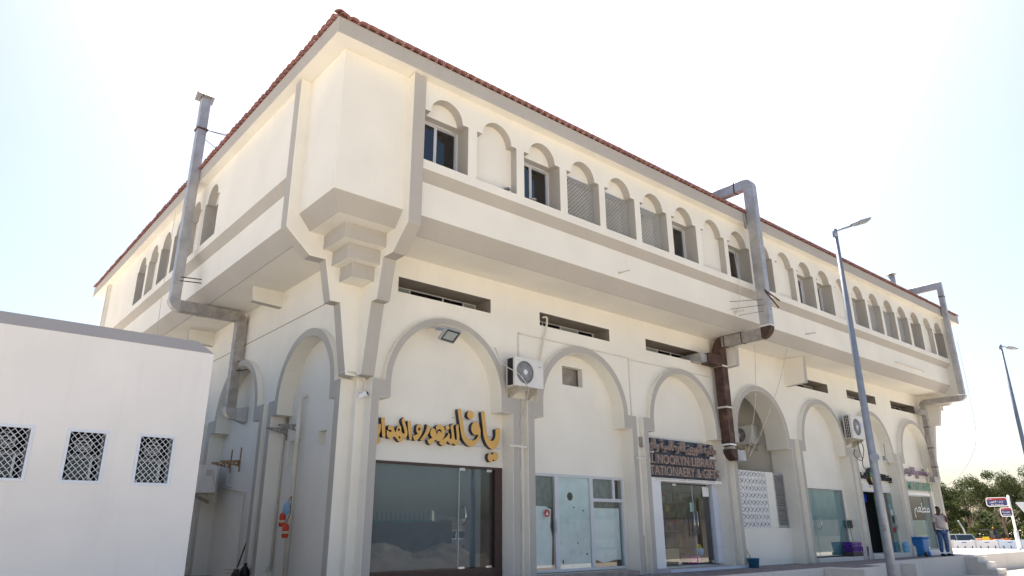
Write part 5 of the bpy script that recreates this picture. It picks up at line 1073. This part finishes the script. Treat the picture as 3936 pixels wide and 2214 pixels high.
# trees
def leafmat(name,c):
    m=mat(name,c,.9,0,.35,1.5,spec=.05); b=m.node_tree.nodes['Principled BSDF']
    b.inputs['Subsurface Weight'].default_value=0
    return m
LEAFM=[leafmat('foliage_olive',(.078,.092,.032)),leafmat('foliage_dark',(.042,.056,.024)),leafmat('foliage_lime',(.085,.105,.02))]
def tree(c,h,rad,seed,label,mi,n=8000,leaf=.18,trunk=.25,flat=.62,base=.35,name='tree',group='trees beyond the barriers'):
    rnd=random.Random(seed); t=thing(name,c,label,'tree' if name!='shrub' else 'shrub',group); c=Vector(c)
    m=MB(); lean=Vector((rnd.uniform(-.5,.5),rnd.uniform(-.5,.5),0))
    top=c+lean+Vector((0,0,h*.62))
    m.tube([c,c+lean*.4+Vector((0,0,h*.3)),top],[trunk*.55,trunk*.4,trunk*.15],7)
    clumps=[]
    for k in range(18):
        a=rnd.uniform(0,6.283); rr=rad*math.sqrt(rnd.random())*.85; z=h*(base+(1-base)*rnd.random()**.8*(1-.35*(rr/rad)**2))
        p=c+Vector((rr*math.cos(a),rr*math.sin(a),z)); s=rnd.uniform(.28,.5)*rad*.62
        clumps.append((p,s))
        if k<9: m.tube([c+lean*.4+Vector((0,0,h*.28)),(c+lean*.4+p)/2+Vector((0,0,h*.12)),p],[trunk*.22,trunk*.13,.02],5)
    m.build('trunk',mat('bark',(.22,.18,.14),.9,0,.2,6),t)
    m=MB()
    for i in range(n):
        p,s=clumps[rnd.randrange(len(clumps))]
        d=Vector((rnd.gauss(0,1),rnd.gauss(0,1),rnd.gauss(0,1)*.7)); d.normalize(); q=p+d*s*(rnd.random()**.4)
        u=Vector((rnd.gauss(0,1),rnd.gauss(0,1),rnd.gauss(0,1))).normalized(); v=u.orthogonal().normalized(); L=leaf*rnd.uniform(.6,1.4)
        a=q+u*L*.5; b_=q+v*L*.22; c_=q-u*L*.5; d_=q-v*L*.22
        f=m.bm.faces.new([m.bm.verts.new(x) for x in (a,b_,c_,d_)]); f.material_index=0 if rnd.random()<.75 else 1
    m.build('crown',[LEAFM[mi],LEAFM[(mi+1)%3 if mi!=2 else 0]],t,recalc=False)
tp=[((65.0,13.2,-.66),5.3,2.2,1,'dark tree directly behind the far corner of the building',1),((66.8,11.4,-.66),6.1,2.5,2,'broad olive tree left of the tall group behind the loader',0),
((69.0,9.4,-.66),6.6,2.4,3,'tallest olive tree with ragged top behind the street sign',0),((70.5,7.0,-.66),6.6,2.6,4,'dark ragged tree at the right edge behind the street sign',1),
((74.0,12.5,-.66),6.0,3.0,5,'darker tree standing farther back in the middle of the group',1),((76,7,-.66),6.3,3.0,6,'darker tree farther back at the right of the group',1),((62.5,16.5,-.66),4.5,1.8,12,'dark tree mostly hidden by the building corner',1)]
for a in tp: tree(a[0],a[1],a[2],a[3],a[4],a[5],base=.28)
for a in (((62.6,11.4,-.66),2.5,1.5,21,'bright green shrub behind the standing man',2),((64.3,9.6,-.66),2.0,1.4,22,'lime green shrub left of the leaning pole',2),((66.3,7.6,-.66),2.3,1.5,23,'green shrub behind the loader cab',2),((68.5,5.6,-.66),2.8,1.5,24,'green shrub right of the loader behind the sign posts',0)):
    tree(a[0],a[1],a[2],a[3],a[4],a[5],n=1500,leaf=.16,trunk=.08,base=.05,name='shrub',group='shrubs under the trees')
rnd=random.Random(99); m=MB()
for i in range(16000):
    t=rnd.random(); x=66+t*14+rnd.gauss(0,1.2); y=24-t*30+rnd.gauss(0,1.2); z=-.6+rnd.random()**1.3*(3.4+1.2*math.sin(y*.9)+.8*math.sin(y*2.3))
    u=Vector((rnd.gauss(0,1),rnd.gauss(0,1),rnd.gauss(0,1))).normalized(); v=u.orthogonal().normalized(); L=rnd.uniform(.25,.5); p=Vector((x,y,z))
    f=m.bm.faces.new([m.bm.verts.new(q) for q in (p+u*L*.5,p+v*L*.3,p-u*L*.5,p-v*L*.3)]); f.material_index=rnd.random()<.4
tag(m.build('far_greenery',[LEAFM[1],LEAFM[0]],recalc=False),'mass of dark greenery behind the trees and the barriers','greenery',kind='stuff')
m=MB(); m.tube([(61.2,9.9,-.66),(60.9,10.1,1.0),(60.7,10.3,1.6)],.07,8); tag(m.build('bollard_pole',ALUD),'short pale leaning pole behind the barriers','pole')
# =========================================================================== TERRACE THINGS
# blue wheeled bin
bn_=thing('wheeled_bin',(25.9,-.12,0),'blue wheeled rubbish bin beside the restaurant window','bin')
m=MB(); z0,z1=.03,.66; BX=24.493; lo=[(BX,-.45),(BX+.5,-.45),(BX+.5,-.17),(BX,-.17)]; hi=[(BX-.06,-.50),(BX+.55,-.50),(BX+.55,-.02),(BX-.06,-.02)]
BLU=mat('bin_blue',(.03,.18,.48),.45,0,.1,4)
a=[m.bm.verts.new((x,y,z0)) for x,y in lo]; b=[m.bm.verts.new((x,y,z1)) for x,y in hi]; m.bm.faces.new(a)
for i in range(4): m.bm.faces.new((a[i],a[(i+1)%4],b[(i+1)%4],b[i]))
m.bm.faces.new(b); m.build('tub',BLU,bn_,bevel=.03)
m=MB(); m.box(BX-.10,BX+.58,-.53,.01,.66,.72); m.build('rim',BLU,bn_,bevel=.02)
for x in (BX+.08,BX+.42):
    m=MB(); m.lathe([(0,-.03),(.09,-.03),(.09,.03),(0,.03)],(0,0,0),14,0,Matrix.Translation((x,-.47,.09))@Matrix.Rotation(R(90),4,'X')); m.build('wheel',BLU if x>BX+.2 else BLACK,bn_)
m=MB(); m.lathe([(0,0),(.125,0),(.135,.02),(.135,.15),(.122,.16),(.135,.17),(.135,.30),(.11,.36),(.03,.40),(.028,.44),(.036,.45),(.036,.49),(0,.49)],(24.05,-.0,.156),18)
WB=glassmat('blue_water_plastic',(.45,.72,.9),2.5,.1); tag(m.build('water_bottle',mat('bottle_blue',(.22,.48,.72),.25)),'large blue water cooler bottle on the sill of the grocery','bottle')
# purple baskets
def basket(x0,x1,y0,y1,z0,z1,label,seed):
    t=thing('plastic_basket',((x0+x1)/2,(y0+y1)/2,z0),label,'basket','purple baskets on the step'); PUR=mat('purple_plastic',(.10,.02,.28),.4)
    m=MB(); k=.9
    def lp(z): 
        f=(z-z0)/(z1-z0); s=.86+.14*f; cx,cy=(x0+x1)/2,(y0+y1)/2; return (cx+(x0-cx)*s,cx+(x1-cx)*s,cy+(y0-cy)*s,cy+(y1-cy)*s)
    for za,zb in ((z0,z0+.03),(z0+(z1-z0)*.62,z0+(z1-z0)*.70),(z1-.035,z1)):
        a=lp(za); m.box(a[0],a[1],a[2],a[2]+.015,za,zb); m.box(a[0],a[1],a[3]-.015,a[3],za,zb); m.box(a[0],a[0]+.015,a[2],a[3],za,zb); m.box(a[1]-.015,a[1],a[2],a[3],za,zb)
    n=int((x1-x0)/.065)
    for i in range(n+1):
        f=i/n; A=lp(z0);Bq=lp(z1)
        for yi in (2,3): m.tube([(A[0]+(A[1]-A[0])*f,A[yi]+(.007 if yi==2 else -.007),z0),(Bq[0]+(Bq[1]-Bq[0])*f,Bq[yi]+(.007 if yi==2 else -.007),z1)],.011,4)
    n=max(3,int((y1-y0)/.065))
    for i in range(n+1):
        f=i/n; A=lp(z0);Bq=lp(z1)
        for xi in (0,1): m.tube([(A[xi],A[2]+(A[3]-A[2])*f,z0),(Bq[xi],Bq[2]+(Bq[3]-Bq[2])*f,z1)],.011,4)
    m.build('rim_and_slats',PUR,t)
    m=MB(); a=lp(z0); m.box(a[0]+.02,a[1]-.02,a[2]+.02,a[3]-.02,z0+.005,z0+.02); m.build('base',PUR,t)
basket(19.27,19.93,-.16,.16,.265,.585,'large purple slatted plastic basket standing on the dark box',1)
basket(19.97,20.45,-.15,.12,.13,.43,'small purple slatted plastic basket right of the dark box',2)
m=MB(); m.box(19.22,19.96,-.168,.17,.128,.262); tag(m.build('storage_box',[mat('dark_box',(.05,.045,.045),.6)],bevel=.01),'dark brown flat box under the purple basket','box')
# brooms: green and purple handles, red dustpan hung on the pier
bm_=thing('broom',(20.0,.0,.1),'green handled broom leaning on the pier left of the grocery','broom')
m=MB(); m.tube([(19.55,-.1,.58),(19.97,.05,1.45)] if False else [(19.62,-.05,.45),(19.80,.12,1.30)],.012,6); m.build('handle',mat('broom_green',(.02,.22,.12),.5),bm_)
m=MB(); m.box(19.5,19.74,-.10,.0,.29,.42); m.build('brush',mat('broom_brush',(.03,.12,.08),.8),bm_)
m=MB(); m.tube([(20.30,-.05,.35),(20.25,.16,.95)],.012,6); tag(m.build('stick',mat('purple_stick',(.10,.04,.35),.5)),'thin purple broom handle leaning behind the small basket','stick')
m=MB(); m.box(19.86,20.02,.08,.19,1.05,1.32); tag(m.build('dustpan',mat('dark_pan',(.07,.05,.06),.5),bevel=.02),'dark dustpan hanging on the pier beside the green glass door','dustpan')
# bucket with a stick by the porch
bk=thing('bucket',(12.74,-.3,0),'blue bucket on the pavement at the left of the porch wall','bucket')
m=MB(); m.lathe([(0,0),(.13,0),(.165,.235),(.175,.235),(.175,.255),(.155,.255),(.12,.02),(0,.02)],(12.745,-.31,0),20); m.build('tub',mat('bucket_blue',(.04,.17,.30),.5),bk)
m=MB(); m.tube([(12.62,-.3,.24),(12.9,-.36,.12),(12.86,-.40,.10)],.006,5); m.build('bail',ALUD,bk)
m=MB(); m.tube([(12.80,-.30,.05),(12.65,.15,1.12)],.02,7); tag(m.build('wooden_stick',mat('cream_stick',(.55,.48,.33),.7)),'pale wooden stick standing in the blue bucket','stick')
mp=thing('mop',(12.3,-.1,.1),'dark mop leaning head up in the niche left of the porch','mop')
m=MB(); m.tube([(12.33,-.12,.09),(12.33,.0,.9)],.012,6); m.build('handle',ALUD,mp)
m=MB(); m.lathe([(0,0),(.03,.0),(.045,.15),(.05,.33),(.02,.38),(0,.38)],(12.33,-.0,.78),8); m.build('head',mat('mop_dark',(.02,.025,.05),.9),mp)
for k,(x,y,l) in enumerate(((24.3,-1.0,3.0),(16.2,-1.3,1.5))):
    pass
# =========================================================================== THE MAN
def skin_obj(verts,edges,radii,name,mt,parent,sub=2,root=0):
    me=bpy.data.meshes.new(name); me.from_pydata(verts,edges,[]); o=bpy.data.objects.new(name,me); COL.objects.link(o)
    o.modifiers.new('skin','SKIN'); sk=me.skin_vertices[0].data if me.skin_vertices else None
    if sk is None:
        bpy.context.view_layer.objects.active=o; bpy.ops.mesh.customdata_skin_add(); sk=me.skin_vertices[0].data
    for i,r in enumerate(radii): sk[i].radius=(r,r) if not isinstance(r,tuple) else r
    sk[root].use_root=True
    s=o.modifiers.new('sub','SUBSURF'); s.levels=sub; s.render_levels=sub
    me2=bpy.data.meshes.new_from_object(o.evaluated_get(bpy.context.evaluated_depsgraph_get())); me2.name=name
    bpy.data.objects.remove(o)
    o=bpy.data.objects.new(name,me2); COL.objects.link(o); me2.materials.clear(); me2.materials.append(mt)
    for p in me2.polygons: p.use_smooth=True
    if parent is not None: o.parent=parent
    return o
PX,PY=25.45,-.86
man=thing('person',(PX,PY,0),'man in a pale shirt and blue jeans standing with one hand to his chin','person')
# local frame: x right in the picture (for him: his left), y towards the camera is -y ; rotated so that he faces the camera-left/road
fang=math.atan2(-12.237-PY,-6.465-PX)+R(38)
man.scale=(1.1,1.1,1.06); man.rotation_euler=(0,0,fang+R(90))
SKN=mat('skin_brown',(.13,.065,.04),.55); SHT=mat('shirt_pale',(.50,.44,.42),.85,0,.08,14,.3,30); JEA=mat('jeans_blue',(.07,.13,.27),.85,0,.3,6,.3,40); SHO=mat('shoe_black',(.02,.02,.02),.5); HAIR=mat('hair_black',(.012,.011,.012),.7)
# facing -Y locally.  x<0 is his right
body=[(0,0,1.0),(0,.0,1.18),(0,-.01,1.34),(0,.01,1.44),(0,-.01,1.50),(0,-.025,1.555),(0,-.03,1.62),(0,-.025,1.68),
 (-.17,.01,1.40),(-.24,.02,1.14),(-.26,-.03,.90),(-.255,-.05,.84),
 (.17,.0,1.40),(.235,-.10,1.18),(.10,-.21,1.36),(.055,-.19,1.425)]
be=[(0,1),(1,2),(2,3),(3,4),(4,5),(5,6),(6,7),(3,8),(8,9),(9,10),(10,11),(3,12),(12,13),(13,14),(14,15)]
br_=[(.15,.11),(.15,.11),(.16,.10),(.09,.07),(.055,.055),(.072,.08),(.082,.095),(.06,.075),.055,.043,.03,.032,.055,.045,.03,.034]
bobj=skin_obj(body,be,br_,'body',SKN,man)
# fingers of both hands
def fingers(base,dirv,spread,name,curl=.5,L=.075):
    m=MB(); base=Vector(base); d=Vector(dirv).normalized(); s=Vector(spread).normalized(); n=d.cross(s)
    for i,(k,l) in enumerate(((-1.5,.88),(-.5,1.0),(.5,.95),(1.5,.78))):
        p=base+s*.017*k; q=p+d*L*.5*l; r_=q+(d*(1-curl)+n*curl).normalized()*L*.5*l; m.tube([p,q,r_],[.0095,.0088,.0065],6)
    p=base-s*.03-d*.02; m.tube([p,p+(d*.5-s*.7)*.04,p+(d*.9-s*.5)*.07],[.012,.010,.008],6)
    o=m.build(name,SKN,None,smooth=True); o.parent=man; return o
fingers((-.255,-.06,.80),(0,-.2,-1),(0,1,.1),'hand'); fingers((.045,-.185,1.45),(-.35,.25,.9),(.8,.3,-.2),'hand',.5)
sh_=[(0,0,.93),(0,-.02,1.08),(0,-.015,1.24),(0,.0,1.37),(0,.01,1.43),(-.17,.01,1.39),(-.235,.02,1.15),(.17,.0,1.39),(.232,-.085,1.19)]
skin_obj(sh_,[(0,1),(1,2),(2,3),(3,4),(3,5),(5,6),(3,7),(7,8)],[(.175,.135),(.19,.155),(.18,.14),(.15,.105),(.07,.065),.078,.062,.078,.064],'shirt',SHT,man)
m=MB(); m.prism([(-.03,-.16,.95),(.03,-.16,.95),(.0,-.17,.86)],(0,.02,0)); m.prism([(-.045,-.075,1.44),(-.01,-.10,1.38),(.0,-.08,1.44)],(0,.02,0)); m.prism([(.045,-.075,1.44),(.01,-.10,1.38),(.0,-.08,1.44)],(0,.02,0)); o=m.build('collar',SHT); o.parent=man
jn=[(0,0,.93),(-.10,.0,.84),(-.115,-.01,.50),(-.12,.02,.12),(.10,.0,.84),(.105,-.02,.50),(.11,.02,.12)]
skin_obj(jn,[(0,1),(1,2),(2,3),(0,4),(4,5),(5,6)],[(.165,.125),(.105,.11),.078,.062,(.105,.11),.078,.062],'jeans',JEA,man)
for s in (-1,1):
    m=MB(); m.tube([(s*.115,.06,.045),(s*.12,-.02,.05),(s*.135,-.12,.038),(s*.14,-.18,.028)],[.045,.05,.045,.026],8); o=m.build('shoe',SHO,None,smooth=True); o.parent=man
hr=[(0,.01,1.66),(0,.0,1.705),(0,-.05,1.715)]
skin_obj(hr,[(0,1),(1,2)],[(.088,.085),(.083,.09),(.06,.04)],'hair',HAIR,man)
m=MB(); m.tube([(0,-.115,1.635),(0,-.135,1.605),(0,-.115,1.595)],[.008,.014,.008],6); m.tube([(-.075,-.02,1.60),(-.083,-.02,1.64)],.013,6); m.tube([(.075,-.02,1.60),(.083,-.02,1.64)],.013,6); o=m.build('nose_and_ears',SKN,None,smooth=True); o['kind']='stuff'; o.parent=man
m=MB(); m.tube([(-.03,-.112,1.575),(0,-.120,1.578),(.03,-.112,1.575)],.007,5); m.tube([(-.045,-.100,1.655),(-.02,-.112,1.660)],.005,5); m.tube([(.045,-.100,1.655),(.02,-.112,1.660)],.005,5); o=m.build('moustache_and_brows',HAIR,None); o.parent=man
m=MB()
for s in (-1,1): m.tube([(s*.038,-.105,1.635),(s*.022,-.112,1.635)],.006,6)
o=m.build('eyes',mat('eye_white',(.4,.38,.36),.4),None); o.parent=man
# =========================================================================== ACROSS THE ROAD (seen in the glass)
rnd=random.Random(5)
DIRT=mat('dark_dirt',(.125,.108,.09),.95,0,.35,1.2,.8,6,(.2,.18,.15),.6,.8)
g=MB(); g.quad([(5,-230,-.648),(500,-230,-.648),(500,-16,-.648),(5,-16,-.648)]); tag(g.build('vacant_lot',DIRT),kind='structure')
m=MB(); G=[]; N=60; M_n=18
for i in range(N+1):
    row=[]
    for j in range(M_n+1):
        u=i/N; v=j/M_n; x=8+18*u; y=-18-11*v-4*(1-u)
        e=math.sin(math.pi*u)**.6*math.sin(math.pi*min(1,v*1.05))**.8
        row.append(m.bm.verts.new((x,y,-.72+e*(.75+.30*math.sin(x*1.3+y)+.16*math.sin(x*3.1+j)+rnd.uniform(-.07,.07)))))
    G.append(row)
for i in range(N):
    for j in range(M_n): m.bm.faces.new((G[i][j],G[i+1][j],G[i+1][j+1],G[i][j+1]))
tag(m.build('dirt_mound',DIRT),kind='structure')
fe=thing('site_fence',(19.3,-27.9,-.6),'brown cloth covered site fence across the road, seen in the shop glass','fence')
m=MB(); a=Vector((12.5,-33.5,0)); b=Vector((21.5,-26.0,0)); d=(b-a)/24; 
for k in range(24):
    p=a+d*k; q=p+d; z0=1.62+.10*math.sin(k*1.7)+.05*math.sin(k*.6); z1=1.62+.10*math.sin((k+1)*1.7)+.05*math.sin((k+1)*.6)
    m.prism([(p.x,p.y,-.65),(q.x,q.y,-.65),(q.x,q.y,z1),(p.x,p.y,z0)],(-.02,.03,0))
m.build('cloth',mat('fence_cloth',(.16,.125,.105),.9,0,.2,2),fe)
m=MB()
for k in range(0,25,4): p=a+d*k; m.tube([(p.x+.1,p.y-.1,-.65),(p.x+.1,p.y-.1,1.9)],.03,6)
m.build('post',ALUD,fe)
cw=thing('canopy_shed',(27,-45,-.65),'pale ribbed canopy shed with green trim across the road, seen in the shop glass','shed')
a=Vector((20,-50.5,0)); b=Vector((30.5,-41.5,0)); d=(b-a).normalized(); nn=Vector((d.y,-d.x,0))
m=MB(); m.prism([tuple(a+Vector((0,0,1.95))),tuple(b+Vector((0,0,1.95))),tuple(b+Vector((0,0,2.75))),tuple(a+Vector((0,0,2.75)))],tuple(nn*2)); m.build('canopy',mat('canopy_cream',(.5,.53,.47),.8),cw)
m=MB()
for k in range(34): p=a+d*(k*.41)-nn*.03; m.box(p.x-.03,p.x+.03,p.y-.03,p.y+.03,1.95,2.78)
m.build('rib',mat('rib_dark',(.08,.10,.10),.8),cw)
m=MB(); m.prism([tuple(a-nn*.1+Vector((0,0,1.78))),tuple(b-nn*.1+Vector((0,0,1.78))),tuple(b-nn*.1+Vector((0,0,1.96))),tuple(a-nn*.1+Vector((0,0,1.96)))],tuple(nn*.05)); m.build('canopy_trim',mat('canopy_green',(.05,.35,.30),.6),cw)
m=MB(); m.prism([tuple(a+nn*1.5+Vector((0,0,-.65))),tuple(b+nn*1.5+Vector((0,0,-.65))),tuple(b+nn*1.5+Vector((0,0,1.9))),tuple(a+nn*1.5+Vector((0,0,1.9)))],tuple(nn*.2)); m.build('wall',mat('far_wall',(.30,.26,.23),.9),cw)
sh=thing('gabled_shelter',(34,-49,-.65),'low gabled shelter beyond the canopy across the road','shelter')
a=Vector((31,-52,0)); b=Vector((37.5,-46.5,0)); d=(b-a); nn=Vector((d.y,-d.x,0)).normalized()
m=MB(); m.prism([tuple(a+Vector((0,0,2.2))),tuple(a+d*.5+Vector((0,0,3.0))),tuple(b+Vector((0,0,2.2))),tuple(b+Vector((0,0,2.0))),tuple(a+Vector((0,0,2.0)))],tuple(nn*5)); m.build('roof',mat('shelter_roof',(.45,.43,.40),.8),sh)
m=MB()
for t in (0.02,.5,.98): p=a+d*t; m.tube([(p.x,p.y,-.65),(p.x,p.y,2.1)],.06,6)
m.build('post',WHITE,sh)
bw=thing('horizon_screen',(120,-60,-.65),'long dull screen added to hide the bright far ground from the shop glass','wall')
m=MB(); m.prism([(40,-110,-.65),(330,-40,-.65),(330,-40,3.2),(40,-110,3.2)],(.1,-.4,0)); m.build('wall',mat('screen_paint',(.22,.20,.18),.9,0,.15,.5),bw)  # added screen: covers the bright band under the horizon in the reflections
yw=thing('yard_wall',(26.5,-29,-.65),'short pale yard wall end across the road','wall')
m=MB(); m.prism([(25.2,-29.6,-.65),(29.5,-25.6,-.65),(29.5,-25.6,1.78),(25.2,-29.6,1.78)],(.12,-.16,0)); m.build('wall',mat('yard_wall_paint',(.42,.40,.36),.9,0,.15,2),yw)
vl=thing('villa',(54,-33,-.65),'pale flat roofed villa behind the palm across the road','building')
Mv=Matrix.Translation((53.5,-34.5,-.65))@Matrix.Rotation(R(-42),4,'Z')
m=MB(); m.box(-6,2,-4,0,0,3.4); m.box(-5,-1,-4,-1,3.4,4.9); m.box(2,9,-3,-.5,0,2.2); tb(m,Mv,'wall',mat('villa_wall',(.42,.37,.31),.9),vl)
for x in (-5,-3,-.8):
    m=MB(); m.box(x,x+.9,.0,.04,1.0,2.3); tb(m,Mv,'window',BLACK,vl)
car((31.2,-39.3,-.65),R(49),'white off-road car parked across the road, nearer one',WHITE,suv=1.25); car((33.4,-38.6,-.65),R(52),'white off-road car parked across the road, farther one',WHITE,suv=1.25)
def palm(c,h,label,seed):
    rnd=random.Random(seed); t=thing('palm_tree',c,label,'palm tree'); c=Vector(c)
    m=MB(); m.tube([c,c+Vector((.1,0,h*.5)),c+Vector((0,.1,h))],[.24,.18,.16],9); m.build('trunk',mat('palm_bark',(.2,.15,.1),.95,0,.3,10),t)
    m=MB()
    for k in range(26):
        a=rnd.uniform(0,6.283); L=rnd.uniform(2.0,2.8); el=rnd.uniform(-.2,1.1); P=[]
        for i in range(9):
            f=i/8; P.append(c+Vector((0,.1,h))+Vector((math.cos(a)*L*f*math.cos(el*(1-f)),math.sin(a)*L*f*math.cos(el*(1-f)),L*(math.sin(el)*f-.75*f*f))))
        s=Vector((-math.sin(a),math.cos(a),0))
        for i in range(1,8):
            for sg_ in (1,-1):
                for q in (0,.5):
                    p=P[i].lerp(P[i+1],q); tip=p+s*sg_*.45*(1-i/11)+(P[i+1]-P[i])*.9-Vector((0,0,.12))
                    m.quad([p,p+(P[i+1]-P[i])*.12,tip])if False else m.bm.faces.new([m.bm.verts.new(p),m.bm.verts.new(p+(P[i+1]-P[i])*.2),m.bm.verts.new(tip)])
    m.build('frond',mat('palm_green',(.05,.085,.035),.6),t,recalc=False)
palm((55.0,-31.0,-.65),4.7,'date palm growing across the road, seen in the shop glass',1)
